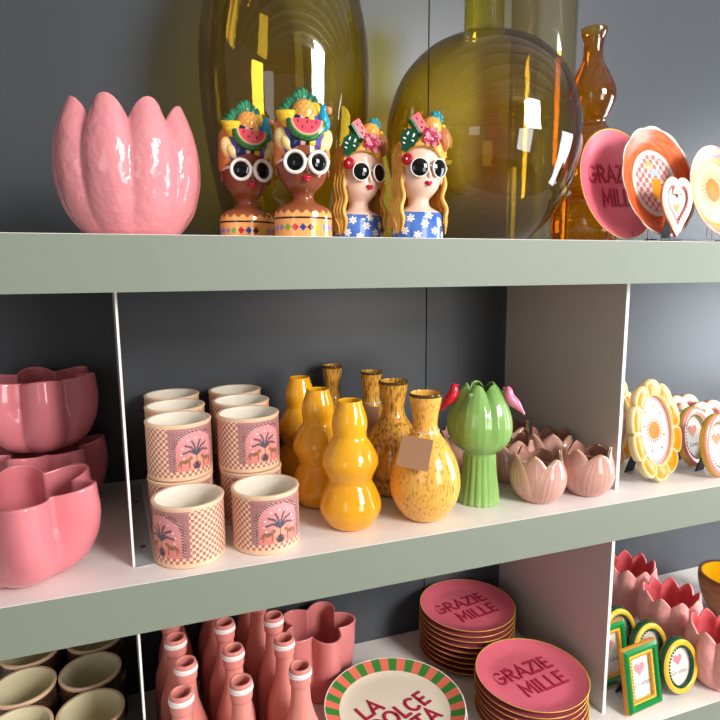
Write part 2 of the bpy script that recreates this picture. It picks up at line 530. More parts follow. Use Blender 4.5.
PAL_SHADE = ('#3E2A20', '#7A5A3C', '#4A3328', '#2A1A14', '#5E4030', '#4E3226', '#1E1A18', '#3A281C', '#1E1816', '#A08560')  # same pots as the pink ones, bay shade painted in as dark brown
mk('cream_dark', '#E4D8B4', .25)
g = 'printed pots with painted shade in the lower left bay'
s = Series(tag(mug('shaded_printed_pot', PAL_SHADE, 'cream_dark'), '', 'pot'))
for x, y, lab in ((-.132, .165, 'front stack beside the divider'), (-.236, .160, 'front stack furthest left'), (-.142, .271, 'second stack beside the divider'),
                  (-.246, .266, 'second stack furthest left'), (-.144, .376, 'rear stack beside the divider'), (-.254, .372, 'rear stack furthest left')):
    s((x, y, Z3), 0, 'printed pot with shade painted in dark brown, lower one of ' + lab, g)
    s((x, y, Z3 + U), 25, 'printed pot with shade painted in dark brown, cream inside, topping ' + lab, g)

# --------------------------------------------------------- yellow gourd vases
GP = [(.030, 0), (.038, .006), (.0485, .024), (.0497, .040), (.0425, .060), (.0355, .074), (.0375, .084), (.0450, .102), (.0440, .116), (.0350, .134), (.0275, .146), (.0268, .154), (.0285, .166), (.0270, .180), (.0215, .198), (.0200, .205)]
o = MB().lathe(vessel(GP, .003, 5), 56).build('gourd_vase', 'gourd_yellow')
s = Series(tag(o, '', 'vase'))
g = 'three yellow gourd vases'
s((.283, .082, Z2), 0, 'yellow triple-bulb gourd vase, nearest the edge of its row of three', g)
s((.260, .188, Z2), 60, 'yellow triple-bulb gourd vase, middle of its row of three', g)
s((.258, .315, Z2), 120, 'yellow triple-bulb gourd vase, furthest back of its row of three', g)

# -------------------------------------------------------- speckled glass vases
SP = [(.027, 0), (.040, .008), (.0555, .036), (.0588, .066), (.0520, .098), (.0370, .126), (.0265, .140), (.0215, .150), (.0200, .160), (.0215, .176), (.0255, .196), (.0272, .210)]
def speckled(mat_, tagang, tagz=.134):
    t = thing('speckled_vase', '', 'vase')
    P = vessel(SP, .003, 5)
    n1 = sum(1 for q in cat(SP, 5)) - 2
    body = MB().lathe(P, 56, m=lambda i, j: 1 if n1 <= j <= n1 + 4 else 0).build('glass_body', [mat_, 'speckled_rim'], t)
    if tagang is not None:
        a = math.radians(tagang)
        T = Matrix.Rotation(a, 4, 'Z')
        st = MB()
        ringp = [(.0232*sin(q*pi/8), -.0232*cos(q*pi/8), .1485) for q in range(17)]
        st.sweep(ringp, [.0006]*17, 6, k=2, T=T)
        st.sweep([(0, -.0232, .1485), (.002, -.032, .147), (0, -.0425, .1435)], [.0005]*3, 6, T=T)
        tg = MB().box(-.026, .026, -.0005, .0005, -.050, 0, T=T @ Matrix.Translation((.0, -.0415, .1465)) @ Matrix.Rotation(math.radians(-24), 4, 'X') @ Matrix.Rotation(math.radians(4), 4, 'Y')).build('paper_tag', 'kraft', t)
        st.build('tag_string', 'string', tg)
    return t
g = 'speckled amber vases'
A = Series(speckled('speckled', 0))
A((.410, .070, Z2), -42, 'amber speckled bottle vase with square kraft tag, nearest the edge', g)
B = Series(speckled('speckled_dark', None))
tv = speckled('speckled_dark', 0)
B((.403, .190, Z2), 0, 'amber speckled bottle vase second from edge, dense brown flecks', g)
tv['label'] = 'amber speckled bottle vase third from edge, kraft tag on its neck'; tv['group'] = g
put(tv, (.402, .302, Z2), -30, (.82, .82, 1.0))
B((.344, .380, Z2), 70, 'amber speckled bottle vase furthest back against dark wall', g, (.77, .77, 1.02))

# ------------------------------------------------------------ green vase
gv = thing('tulip_head_vase', 'tall green tulip-head vase on ribbed stem with two small birds', 'vase', (.530, .098, Z2), 26)
mb = MB()
def gmod(a, r, z, w_):
    if z < .092:
        k = 1 - max(0, (z-.080)/.012)
        return r*(1 + .055*abs(cos(9*a))*k - .03*k), z
    x = ((a/(2*pi)*5 + .5) % 1)*2 - 1
    t = max(0, (z-.13)/.075)
    return r*(1 - .08*abs(x)**1.8*min(1, (z-.092)/.03) + .004*cos(30*a)), z - .012*abs(x)**2.2*t**1.5
GV = [(.0345, 0), (.0365, .002), (.0345, .02), (.0300, .055), (.0285, .082), (.0300, .092), (.0400, .099), (.0530, .115), (.0580, .135), (.0560, .157), (.0490, .180), (.0390, .198), (.0270, .212)]
mb.lathe(vessel(GV, .004, 7), 180, gmod)
mb.build('vase_body', 'green_glaze', gv)
for a in (10, 130, 250):                                   # curled inner petal tips
    T = Matrix.Rotation(math.radians(a+25), 4, 'Z')
    MB().grid(lambda u, v: ((u-.5)*.034*(1-v**2*.9), -.030 - .012*sin(v*2.2) + .02*(u-.5)**2*8*.3, .176 + .034*v - .007*v*v*3*(v > .6)*(v-.6)), 8, 8, False, T=T).build('inner_petal', 'green_glaze', gv)
def bird(m, name):
    b = MB()
    b.sweep([(-.029, 0, -.017), (-.020, 0, -.010), (-.009, 0, -.003), (.002, 0, .002), (.008, 0, .009), (.011, 0, .0155), (.0145, 0, .019), (.0165, 0, .0195)], [.0018, .0050, .0098, .0118, .0102, .0086, .0064, .0034], 14, flat=.9)
    b.sweep([(.0155, 0, .0185), (.019, 0, .0185), (.0225, 0, .017)], [.003, .0018, .0003], 8)
    for s_ in (-1, 1):
        b.ball((-.004, s_*.0075, .001), (.010, .0028, .0055), 12, T=Matrix.Rotation(math.radians(-28), 4, 'Y'))
        b.ball((.0135, s_*.0052, .0185), .0011, 8)
    return b.build(name, m, gv)
bl = bird('bird_red', 'bird'); bl['label'] = 'red bird perched on the petal rim'
bl.location = (-.038, .0345, .188); bl.rotation_euler = (0, math.radians(-22), math.radians(-57)); bl.scale = (.95,)*3
br = bird('bird_pink', 'bird'); br['label'] = 'pink bird perched on the petal rim'
br.location = (.018, -.050, .186); br.rotation_euler = (0, math.radians(-16), math.radians(123)); br.scale = (.95,)*3

# ------------------------------------------------------------- tulip pots
def tulip():
    mb = MB()
    bowl = vessel([(.026, 0), (.034, .004), (.0445, .022), (.0470, .040), (.0440, .056)], .004, 5)
    base = H('#D6A598'); edge = H('#E0BA94'); dk = H('#A8736C')
    def cf(u, w_, p): return mix(base, dk, .35 + .3*sin(u*150))
    mb.lathe(bowl, 60, colfn=cf)
    prof = cat([(.030, .002), (.0425, .016), (.0490, .034), (.0495, .050), (.0455, .066), (.0420, .078), (.0425, .087)], 5)
    def R(z):
        for (r0, z0), (r1, z1) in zip(prof, prof[1:]):
            if z <= z1: return r0 + (r1-r0)*max(0, (z-z0)/(z1-z0 or 1))
        return prof[-1][0]
    for k in range(6):
        a0 = k*pi/3; lay = .0026 if k % 2 == 0 else .0; hh = .083 if k % 2 == 0 else .089
        for side in (0, 1):
            def fn(u, v, a0=a0, lay=lay, hh=hh, side=side):
                x = u*2 - 1
                wd = (1.02 if lay else .84)*(1 - max(0, (v-.10)/.90)**(2.9 if lay else 2.6))**.72
                z = .004 + (hh - .004)*v
                r = R(z) + lay*(1 - abs(x)**3*.4) - .0030*side - .002*abs(x)**4
                a = a0 + x*wd*(1 if v < 1 else 0)
                return (r*sin(a), -r*cos(a), z)
            def cf2(u, v, p, side=side):
                x = abs(u*2 - 1)
                c_ = mix(base, dk, .30 + .30*sin(u*62) + .15*sin(u*140+v*8))
                if side: c_ = mix(c_, dk, .4)
                return mix(c_, edge, max(0, (x-.86)/.1)*.9 + max(0, (v-.94)/.06)*.7)
            mb.grid(fn, 22, 18, False, colfn=cf2)
    return mb.build('tulip_pot', 'printed_gloss', merge=False)
s = Series(tag(tulip(), '', 'pot'))
g = 'dusty pink tulip pots'
for x, y, rz, lab in ((.633, .068, 14, 'dusty pink tulip pot nearest the shelf edge, right of green vase'), (.737, .064, -8, 'dusty pink tulip pot beside the grey divider foot'),
                      (.643, .172, 50, 'dusty pink tulip pot tucked just behind green vase stem'), (.7425, .180, 30, 'dusty pink tulip pot in second row beside the divider'),
                      (.706, .272, 10, 'dusty pink tulip pot furthest back under the divider shadow'), (.585, .262, 20, 'dusty pink tulip pot hidden behind green vase, between stem and speckled vase')):
    s((x, y, Z2), rz, lab, g, (.96, .96, 1))

# ============================================================== glass on top
gl = thing('glass_vase', 'tall egg-shaped olive glass vase behind four lady vases', 'vase', (.238, .282, Z1))
OV = [(.080, 0), (.098, .006), (.117, .06), (.136, .16), (.1455, .275), (.139, .37), (.112, .46), (.068, .53), (.036, .566), (.030, .60), (.031, .66), (.036, .675)]
MB().lathe(shell(OV), 72).build('glass_body', 'olive_glass', gl)
gl2 = thing('demijohn_bottle', 'round olive glass demijohn with narrow neck, largest bottle on top shelf', 'bottle', (.575, .190, Z1))
DJ = [(.064, 0), (.076, .004), (.115, .035), (.152, .088), (.171, .155), (.172, .185), (.168, .228), (.147, .285), (.108, .329), (.066, .351), (.040, .360), (.036, .368)]
b_ = shell(DJ)
MB().lathe(b_, 80).build('glass_body', 'olive_glass', gl2)
MB().lathe(cat([(.0355, .369), (.0345, .376), (.0345, .40), (.0345, .47), (.040, .475), (.040, .50)], 4), 40).build('bottle_neck', 'olive_neck', gl2)
o = MB().lathe(shell([(.062, 0), (.067, .004), (.068, .05), (.068, .3), (.068, .60)]), 64).build('cylinder_vase', 'pale_glass')
put(tag(o, 'tall pale honey glass cylinder vase behind round demijohn', 'vase'), (.816, .352, Z1))
AB = [(.050, 0), (.062, .006), (.0700, .045), (.062, .080), (.040, .100), (.0300, .108), (.040, .118), (.0500, .150), (.0500, .190), (.040, .222), (.0310, .236), (.036, .248), (.0470, .276), (.0465, .300), (.034, .328), (.0225, .350), (.0190, .366), (.0200, .390), (.0250, .404), (.0255, .412)]
o = MB().lathe(shell(AB), 60).build('amber_bottle', 'amber_glass')
put(tag(o, 'bright amber glass bottle of stacked bulbs behind pink plate', 'bottle'), (.832, .214, Z1), 0, (.96, .96, 1.0))

# ========================================================== pink bottles etc.
BP = [(.026, 0), (.031, .002), (.0332, .008), (.0332, .06), (.0330, .112), (.0300, .138), (.0225, .162), (.0172, .184), (.0155, .205), (.0152, .218), (.0172, .222), (.0176, .236), (.0168, .2485)]
def bottle():
    t = thing('pink_bottle', '', 'bottle')
    MB().lathe(vessel(BP, .0045, 5), 40).build('bottle_body', 'salmon_bottle', t)
    l = MB()
    l.lathe([(.0176, .2365), (.0182, .2375), (.0183, .2432), (.0176, .2442)], 40)
    for i in range(30):
        a = 2*pi*i/30
        l.ball((.0180*sin(a), -.0180*cos(a), .2368), .0013, 6)
    l.build('lace_band', 'lace_white', t)
    return t
s = Series(bottle())
g = 'salmon pink bottles in the lower middle bay'
for x, y, lab in ((.006, .062, 'front bottle of the row beside thin divider'), (.016, .133, 'second bottle of the row beside thin divider'), (.003, .206, 'third bottle of the row beside thin divider'),
                  (-.004, .280, 'fourth bottle of the row beside thin divider'), (.002, .354, 'rearmost bottle of the row beside thin divider'),
                  (.094, .058, 'front bottle of the centre row'), (.093, .142, 'second bottle of the centre row'), (.088, .222, 'third bottle of the centre row'), (.081, .298, 'fourth bottle of the centre row'), (.079, .370, 'rearmost bottle of the centre row'),
                  (.188, .060, 'front bottle of the row nearest striped plate'), (.179, .140, 'second bottle of the row nearest flower-shaped vase'), (.175, .213, 'third bottle of the row nearest flower-shaped vase'),
                  (.158, .286, 'fourth bottle of the row, left of flower-shaped vase'), (.150, .358, 'rearmost bottle left of flower-shaped vase')):
    s((x, y, Z3), 0, 'salmon pink bottle with lace collar, ' + lab, g)
FV = [(.80, 0), (.86, .01), (.90, .1), (.97, .5), (1.0, .9), (1.02, 1.0)]
o = scallop('flower_vase', .075, .140, 5, .20, FV, .0055, 'salmon_vase', sharp=1.15)
put(tag(o, 'pink flower-shaped vase with five deep lobes behind striped plate', 'vase'), (.287, .328, Z3), 10)

# ==================================================================== plates
PR = .1075
def plate_profile(R, h, foot=.55):
    top = cat([(0, h*.30), (R*.5, h*.31), (R*.72, h*.40), (R*.9, h*.78), (R*.985, h)], 6)
    und = cat([(R, h*.97), (R*.9, h*.62), (R*.72, h*.16), (R*foot, 0), (R*.3, h*.06), (0, h*.06)], 5)
    return top, und
def arc(cx, cy, rx, ry, a0, a1, n=10):
    return [(cx + rx*cos(math.radians(a0 + (a1-a0)*i/n)), cy + ry*sin(math.radians(a0 + (a1-a0)*i/n))) for i in range(n+1)]
GLYPH = {   # poster capitals as pen strokes: (advance, [polyline, ...]) in a unit-high box
    'G': (.74, [arc(.37, .5, .36, .5, 52, 345, 16) + [(.73, .46), (.42, .46)]]),
    'R': (.64, [[(.06, 0), (.06, 1), (.30, 1)] + arc(.30, .74, .28, .26, 90, -90, 8) + [(.06, .48)], [(.28, .48), (.60, 0)]]),
    'A': (.74, [[(0, 0), (.37, 1), (.74, 0)], [(.14, .30), (.60, .30)]]),
    'Z': (.62, [[(.04, 1), (.60, 1), (.02, 0), (.62, 0)]]),
    'I': (.12, [[(.06, 0), (.06, 1)]]),
    'E': (.52, [[(.52, 1), (.06, 1), (.06, 0), (.52, 0)], [(.06, .5), (.44, .5)]]),
    'M': (.86, [[(.04, 0), (.08, 1), (.43, .28), (.78, 1), (.82, 0)]]),
    'L': (.50, [[(.06, 1), (.06, 0), (.50, 0)]]),
    'D': (.68, [[(.06, 0), (.06, 1), (.22, 1)] + arc(.22, .5, .42, .5, 80, -80, 10) + [(.22, 0), (.06, 0)]]),
    'O': (.80, [arc(.40, .5, .38, .5, 0, 360, 20)]),
    'C': (.70, [arc(.38, .5, .37, .5, 50, 310, 14)]),
    'V': (.72, [[(0, 1), (.36, 0), (.72, 1)]]),
    'T': (.64, [[(0, 1), (.64, 1)], [(.32, 1), (.32, 0)]]),
}
def strokes(body, size, pen, gap=.20):
    """flat quads for every pen stroke, centred on the origin"""
    W = sum(GLYPH[c][0] for c in body) + gap*(len(body) - 1); x = -W/2; vs = []; fs = []
    for c in body:
        w_, lines = GLYPH[c]
        for ln in lines:
            L_ = [Vector((p[0] + x, p[1] - .5)) for p in ln]; o = len(vs)
            for i, p in enumerate(L_):
                a = (p - L_[i-1]).normalized() if i else (L_[1] - p).normalized()
                b = (L_[i+1] - p).normalized() if i < len(L_) - 1 else a
                na, nb = Vector((-a.y, a.x)), Vector((-b.y, b.x)); m_ = na + nb
                m_ = m_.normalized() if m_.length > 1e-4 else na
                k = pen/2/max(.42, m_.dot(na))
                e = (-a*pen*.4 if i == 0 else (a*pen*.4 if i == len(L_) - 1 else Vector((0, 0)))) if L_[0] != L_[-1] else Vector((0, 0))
                for s_ in (1, -1): q = (p + e + m_*k*s_)*size; vs.append((q.x, q.y, 0))
            fs += [(o + 2*i, o + 2*i + 1, o + 2*i + 3, o + 2*i + 2) for i in range(len(L_) - 1)]
        x += w_ + gap
    return vs, fs
def words_on(mb, lines, z, rot, m_dark, m_mid, sp=1.0):
    for body, size, x, y in lines:
        for k, (pen, dx, mi) in enumerate(((.21, 0, m_dark), (.085, size*.035, m_mid))):
            vs, fs = strokes(body, size*.74, pen)
            T = Matrix.Rotation(math.radians(rot), 4, 'Z') @ Matrix.Translation((x + dx, y, z + .0004 + .0003*k))
            mb.add(vs, fs, mi, False, None, T)
def grazie(textz=True, rot=4):
    mb = MB(); top, und = plate_profile(PR, .016)
    mb.lathe(top, 72, m=0)
    mb.lathe([top[-1], (PR*.996, .0170), (PR*1.006, .0166), und[0]], 72, m=1)
    mb.lathe(und, 72, m=2)
    words_on(mb, [('GRAZIE', .041, -.004, .023), ('MILLE', .041, .010, -.024)], .0052, rot, 3, 4)
    return mb.build('pink_plate', ['plate_pink', 'plate_gold', 'plate_under', 'letter_dark', 'letter_mid'])
gp = grazie()
s = Series(tag(gp, '', 'plate'))
ordn = ['bottom'] + ['second from bottom', 'third from bottom', 'fourth from bottom', 'middle one', 'fourth from top', 'third from top', 'second from top', 'top']
g1, g2 = 'pink GRAZIE MILLE plates in the rear stack', 'pink GRAZIE MILLE plates in the front stack'
for i in range(9):
    jx, jy = random.uniform(-.0015, .0015), random.uniform(-.0015, .0015)
    nm = ordn[i]
    lab = 'pink gold-rimmed plate reading GRAZIE MILLE, top of rear stack' if i == 8 else 'pink gold-rimmed plate, %s of the rear stack of nine' % nm
    s((.640 + jx, .3195 + jy*.3, Z3 + .0125*i), 4 if i == 8 else 40*i, lab, g1)
o2 = ['bottom', 'second from bottom', 'third from bottom', 'fourth from top', 'third from top', 'second from top', 'top']
for i in range(7):
    jx, jy = random.uniform(-.002, .002), random.uniform(-.0015, .0015)
    lab = 'pink gold-rimmed plate reading GRAZIE MILLE, top of front stack' if i == 6 else 'pink gold-rimmed plate, %s of the front stack of seven' % o2[i]
    s((.658 + jx, .1005 + jy, Z3 + .0125*i), 2 if i == 6 else 50*i, lab, g2)
# striped plate
DR = .131
def dolce():
    mb = MB(); top, und = plate_profile(DR, .019)
    NS = 176
    ri = [q[0] for q in top]
    cut = next(i for i, r in enumerate(ri) if r > DR*.76)
    def pm(i, j): return 0 if j < cut else (1 if (i // 4) % 2 else 2)
    mb.lathe(top, NS, m=pm)
    mb.lathe([top[-1], (DR*.997, .0197), (DR*1.003, .0193), und[0]], 72, m=3)
    mb.lathe(und, 72, m=3)
    words_on(mb, [('LA', .042, -.036, .030), ('DOLCE', .042, .004, -.012), ('VITA', .042, .012, -.054)], .0064, 20, 4, 5)
    return mb.build('striped_plate', ['plate_cream', 'stripe_green', 'stripe_coral', 'plate_white', 'letter_dark', 'letter_mid'])
s = Series(tag(dolce(), '', 'plate'))
g = 'stack of striped rim plates'
for i in range(5):
    lab = 'cream plate reading LA DOLCE VITA, green and coral striped rim, top of stack' if i == 4 else 'cream striped-rim plate, %s under the LA DOLCE VITA one' % ['fourth', 'third', 'second', 'directly'][i]
    s((.381 + (.003 if i == 3 else 0), .130, Z3 + .0145*i), 0 if i == 4 else 30*i, lab, g)

# display plates on the top shelf ------------------------------------------
def upright(o, x, y, z, lean, yaw, R):
    """stand a plate built flat (z up) on its rim, face towards -Y"""
    o.rotation_mode = 'XYZ'
    o.rotation_euler = (math.radians(90 - lean), 0, math.radians(yaw))
    o.location = (x, y, z + R*cos(math.radians(lean)))
LEAN = 12
o = gp.copy(); COL.objects.link(o); o['label'] = 'pink GRAZIE MILLE plate standing upright on clear stand, top shelf'; o['group'] = 'display plates on the top shelf'
o.scale = (.93, .93, 1)
upright(o, .798, .106, Z1 + .0045, LEAN, 9, .0995)
def paint_plate(name, R, colfn, scal=0, nsc=12):
    mb = MB(); top, und = plate_profile(R, .015)
    T_ = cat(top, 5)
    md = (lambda a, r, z, w_: (r*(1 + scal*(r/R)**6*(abs(cos(nsc/2*a)) - .6)), z)) if scal else None
    mb.lathe(T_, 192, md, colfn=lambda u, w_, p: colfn(p[0], p[1], hypot(p[0], p[1])/R))
    mb.lathe([T_[-1]] + und, 96, md, colfn=lambda u, w_, p: H('#E2D8CB'))
    return mb.build(name, 'printed_plate')
def col_orange(x, y, q):
    if q > .955: return H('#E6DED4')
    if q > .60: return mix(H('#DC4F1C'), H('#E46E30'), .5 + .5*sin(9*atan2(y, x) + 3*sin(5*q*6)))
    if q > .52: return H('#E4DAD0')
    if q > .505: return H('#E88C8C')
    if hypot(x+.012, y-.030) < .009: return H('#E5B56A') if hypot(x+.012, y-.027) > .0055 else H('#F2CDB0')
    if abs(x-.004) < .010 and abs(y-.020) < .006: return H('#A7C6DC')
    if abs(x-.004) < .012 and -.028 < y < .008: return H('#EE9A1E')
    k = int(math.floor(x/.0085)) + int(math.floor(y/.0085))
    return H('#DC7078') if k % 2 else H('#E8DAD0')
def col_sun(x, y, q):
    a = atan2(y, x)
    if q > .95: return H('#F2B1A8') if int(a*9) % 2 else H('#E58A8A')
    if q > .72:
        w_ = .84 + .05*cos(a*11)
        return H('#A77AB8') if abs(q - w_) < .028 else (H('#F0A45E') if q < w_ else H('#F4B98E'))
    if q > .68: return H('#EE9A4A')
    r = hypot(x, y - .004)
    t = atan2(y-.004, x)
    if r < .021: return mix(H('#E88A20'), H('#DE6E22'), r/.021)
    if r < .036 and cos(t*28) > .45 - (.0 if r < .03 else -.3): return H('#CE6A3A')
    return H('#E6CD9C')
g = 'display plates on the top shelf'
o = paint_plate('scalloped_plate', .099, col_orange, .03, 12)
tag(o, 'orange and white scalloped plate with pink checkered centre, standing upright', 'plate', g); upright(o, .850, .065, Z1 + .0045, LEAN, 9, .1005)
o = paint_plate('sun_plate', .083, col_sun)
tag(o, 'cream plate with orange sun face and purple scalloped rim, standing upright', 'plate', g); upright(o, .960, .040, Z1 + .0065, LEAN, 9, .083)
def plate_stand(x, y, label):
    t = thing('plate_stand', label, 'plate stand', (x, y, Z1), 0, 'clear acrylic plate stands')
    MB().box(-.032, .032, -.028, .055, 0, .003).build('base_plate', 'acrylic', t)
    for sx in (-.024, .024):
        MB().prism([(0, .003), (0, .012), (.003, .022), (.010, .024), (.010, .003)], .003, T=Matrix.Translation((sx, -.024, 0)) @ Matrix.Rotation(math.radians(90), 4, 'Z')).build('front_lip', 'acrylic', t)
    return t
# the uprights are thin L shapes; the lip stays in front of the plate rim
for x, y, lab in ((.798, .102, 'clear acrylic stand holding the pink plate'), (.850, .061, 'clear acrylic stand holding the orange scalloped plate'), (.960, .038, 'clear acrylic stand holding the sun plate')):
    plate_stand(x, y - .004, lab)

# ==================================================================== frames
def easel(t, h, back, w_=.026, m='black_board'):
    """black strut from the back of the frame down to the shelf, local frame units"""
    mb = MB()
    a = Vector((0, back[0], h)); b = Vector((0, back[1], .0015))
    d = (b - a); 
    vs = []
    for p, ww in ((a, w_*.5), (b, w_)):
        for sx in (-1, 1):
            for dy in (0, .003): vs.append((p.x + sx*ww/2, p.y + dy, p.z))
    mb.add(vs, [(0,1,3,2), (4,6,7,5), (0,4,5,1), (2,3,7,6), (0,2,6,4), (1,5,7,3)], 0, False)
    mb.box(-w_*.25, w_*.25, back[0]-.004, back[0]+.004, h-.012, h+.006)
    return mb.build('easel_back', m, t)
def lean_T(cz, lean=11):
    return Matrix.Translation((0, 0, .0024)) @ Matrix.Rotation(math.radians(-lean), 4, 'X') @ Matrix.Translation((0, 0, cz))
def insert(t, path, y, T, heart_mat=None, hs=.0, hz=0, txt=None, base='paper', extra=None):
    mb = MB()
    mb.poly([(x, y, z) for x, z in path], 0, T)
    if heart_mat: mb.poly([(x, y - .0004, z + hz) for x, z in heart(hs, 32)], 1, T)
    if txt:
        vs, fs = text(txt, hs*.95, 0, 1, .3)
        mb.add([(v[0], y - .0004, v[1] + hz - hs*1.75) for v in vs], fs, 2, False, None, T)
    if extra: extra(mb, y, T)
    return mb.build('photo_insert', [base, heart_mat or base, 'ink_grey', 'sun_orange', 'sun_ray', 'paper_pink'], t)
def beads(t, path, n, r, y, T, m):
    mb = MB()
    for x, z in resample(path, n): mb.ball((x, y, z), r, 8, T=T)
    return mb.build('inner_beading', m, t)
def back_board(t, path, y, T, m='black_board'):
    mb = MB(); n = len(path)
    v = [(x, y, z) for x, z in path] + [(x, y+.003, z) for x, z in path]
    mb.add(v, [list(range(n)), list(range(2*n-1, n-1, -1))] + [[i, (i+1) % n, (i+1) % n+n, i+n] for i in range(n)], 0, False, None, T)
    return mb.build('back_board', m, t)

# yellow flower frame
def flower_frame():
    t = thing('petal_photo_frame', '', 'picture frame')
    ai, bi, ao, bo = .046, .066, .076, .099
    T = lean_T(bo*1.0)
    mb = MB(); NP = 10
    gold, yel, yel2 = H('#DCC48E'), H('#DC8404'), H('#E6981A')
    N, K = 240, 16
    def fn(u, w_):
        a = 2*pi*u; x = ((u*NP + .5) % 1)*2 - 1
        e = sqrt(max(0, 1 - abs(x)**2.6))
        s_ = w_
        ro = .87 + .13*e
        rx = ai + (ao*ro - ai)*s_; rz = bi + (bo*ro - bi)*s_
        puff = .0055*sqrt(max(0, 1 - (2*s_-1)**2))*(.35 + .65*e)
        rim = .0015 if (s_ < .14 or s_ > .86 or e < .45) else 0
        return (rx*sin(a), -.002 - puff - rim, rz*cos(a))
    def cf(u, w_, p):
        x = abs(((u*NP + .5) % 1)*2 - 1)
        return gold if (w_ < .12 or w_ > .87 or x > .88) else mix(yel, yel2, .5 + .5*sin(w_*7 + x*3))
    mb.grid(fn, N, K, True, 0, cf, T)
    def bk(u, w_):
        p = fn(u, 1 if w_ < .75 else 0); yy = {0: None, 1: .006, 2: .006}.get(int(round(w_*2)))
        return p if yy is None else (p[0], yy, p[2])
    mb.grid(bk, N, 2, True, 0, lambda u, w_, p: gold, T)
    inner = oval(ai, bi, 60)
    mb.ring(inner, [(0, -.004, 0), (0, .006, 0), (.004, .006, 0), (.004, -.0065, 0)], T)
    n0 = len(mb.c) - 240
    for i in range(n0, len(mb.c)): mb.c[i] = gold
    mb.build('petal_border', 'printed_plate', t)
    def extra(q, y, T_):
        q.poly([(x, y - .0003, z) for x, z in oval(ai*.86, bi*.88, 48)], 0, T_)
        for i in range(22):
            a = 2*pi*i/22; c_, s_ = cos(a), sin(a)
            q.poly([(.0180*s_ - .0017*c_, y-.0007, .0180*c_ + .0017*s_), (.0285*s_, y-.0007, .0285*c_), (.0180*s_ + .0017*c_, y-.0007, .0180*c_ - .0017*s_)], 4, T_)
        q.poly([(x, y-.0007, z) for x, z in oval(.0165, .017, 32)], 3, T_)
        for sx, sz in ((-.022, .038), (.004, .046), (.024, .030), (-.012, -.038), (.018, -.036), (.028, -.012), (-.028, .010)):
            pts = []
            for i in range(10):
                rr = .0042 if i % 2 == 0 else .0018; a = pi*i/5
                pts.append((sx + rr*sin(a), y-.0007, sz + rr*cos(a)))
            q.poly(pts, 3, T_)
    insert(t, offset(inner, .001), .002, T, base='paper_pink', extra=lambda q, y, T_: (q.poly([(x, y - .0003, z) for x, z in oval(ai*.86, bi*.88, 48)], 1, T_), extra2(q, y, T_)), heart_mat=None) if False else None
    q = MB(); y = .002
    q.poly([(x, y, z) for x, z in offset(inner, .001)], 1, T)
    extra(q, y, T)
    q.build('photo_insert', ['paper', 'paper_pink', 'ink_grey', 'sun_orange', 'sun_ray'], t)
    back_board(t, oval(ai+.006, bi+.006, 48), .0065, T)
    easel(t, .115, (.034, .068))
    return t
s = Series(flower_frame())
g = 'yellow flower frames'
s((.903, .052, Z2), 10, 'yellow enamel flower frame with sun picture, nearest the edge', g)
s((.888, .150, Z2), 10, 'yellow enamel flower frame behind the first, mostly hidden by divider', g)

def oval_frame(name, a, b, prof, bead_m, bead_r, hm, hs, txt, nb=36, easel_h=.07):
    t = thing(name, '', 'picture frame')
    ow = max(q[0] for q in prof); T = lean_T(b + ow)
    P = oval(a, b)
    mats = []
    pr = []
    for o_, y_, m_ in prof:
        if m_ not in mats: mats.append(m_)
        pr.append((o_, y_, mats.index(m_)))
    MB().ring(P, pr, T).build('frame_border', mats, t)
    beads(t, offset(P, -.0008), nb, bead_r, -.007, T, bead_m)
    insert(t, offset(P, .001), .001, T, hm, hs, .010, txt)
    back_board(t, offset(P, .006), .0062, T)
    easel(t, easel_h, (.024, .043))
    return t
# pink oval frames, second shelf
PRF = [(0, .006, 'frame_cream'), (0, -.007, 'frame_cream'), (.002, -.009, 'frame_pink'), (.008, -.0115, 'frame_pink'), (.0135, -.009, 'frame_pink'), (.0145, -.008, 'gold_edge'), (.0170, -.006, 'gold_edge'), (.0172, .002, 'gold_edge'), (.012, .006, 'gold_edge')]
s = Series(oval_frame('oval_frame', .036, .045, PRF, 'bead_olive', .0022, 'heart_coral', .0150, 'Love'))
g = 'pink oval heart frames'
s((1.043, .094, Z2), 8, 'pink oval frame with coral heart, directly beside yellow flower frame', g)
s((1.035, .032, Z2), 8, 'pink oval frame with coral heart, nearest the shelf edge', g)
# cream heart frames
def heart_frame(inner_beads='bead_pink', hm='heart_tan', sc=.040):
    t = thing('heart_frame', '', 'picture frame')
    P = heart(sc*.80, 64, 1.18)
    low = min(z for x, z in offset(P, sc*.36)); T = lean_T(-low)
    w_ = sc*.36
    MB().ring(P, [(0, .006, 0), (0, -.006, 0), (w_*.12, -.009, 0), (w_*.5, -.012, 0), (w_*.85, -.009, 0), (w_, -.004, 1), (w_, .006, 1)], T).build('frame_border', ['frame_cream', 'frame_pink'], t)
    beads(t, offset(P, -.001), 40, .0026, -.0065, T, inner_beads)
    insert(t, offset(P, .001), .001, T, hm, sc*.24, -.002, 'love')
    back_board(t, offset(P, .005), .0062, T)
    easel(t, .066, (.026, .056))
    return t
s = Series(heart_frame())
g = 'cream heart frames on the middle shelf'
s((1.132, .207, Z2), 6, 'cream heart frame with pink beading, behind first pink oval frame', g, (1.32, 1, 1.30))
s((1.128, .140, Z2), 6, 'cream heart frame with pink beading, furthest right behind pink ovals', g, (1.32, 1, 1.30))
s((.845, .002, Z1 + .0042), 6, 'small cream and pink heart frame in front of orange plate, top shelf', 'heart frame on the top shelf', (.86, .36, 1.08))
o = MB().box(-.10, .16, -.014, .014, 0, .0035)
o = o.build('clear_tray', 'acrylic')
put(tag(o, 'thin clear acrylic tray along the top shelf edge under heart frame', 'tray'), (.905, .0165, Z1 + .0003))

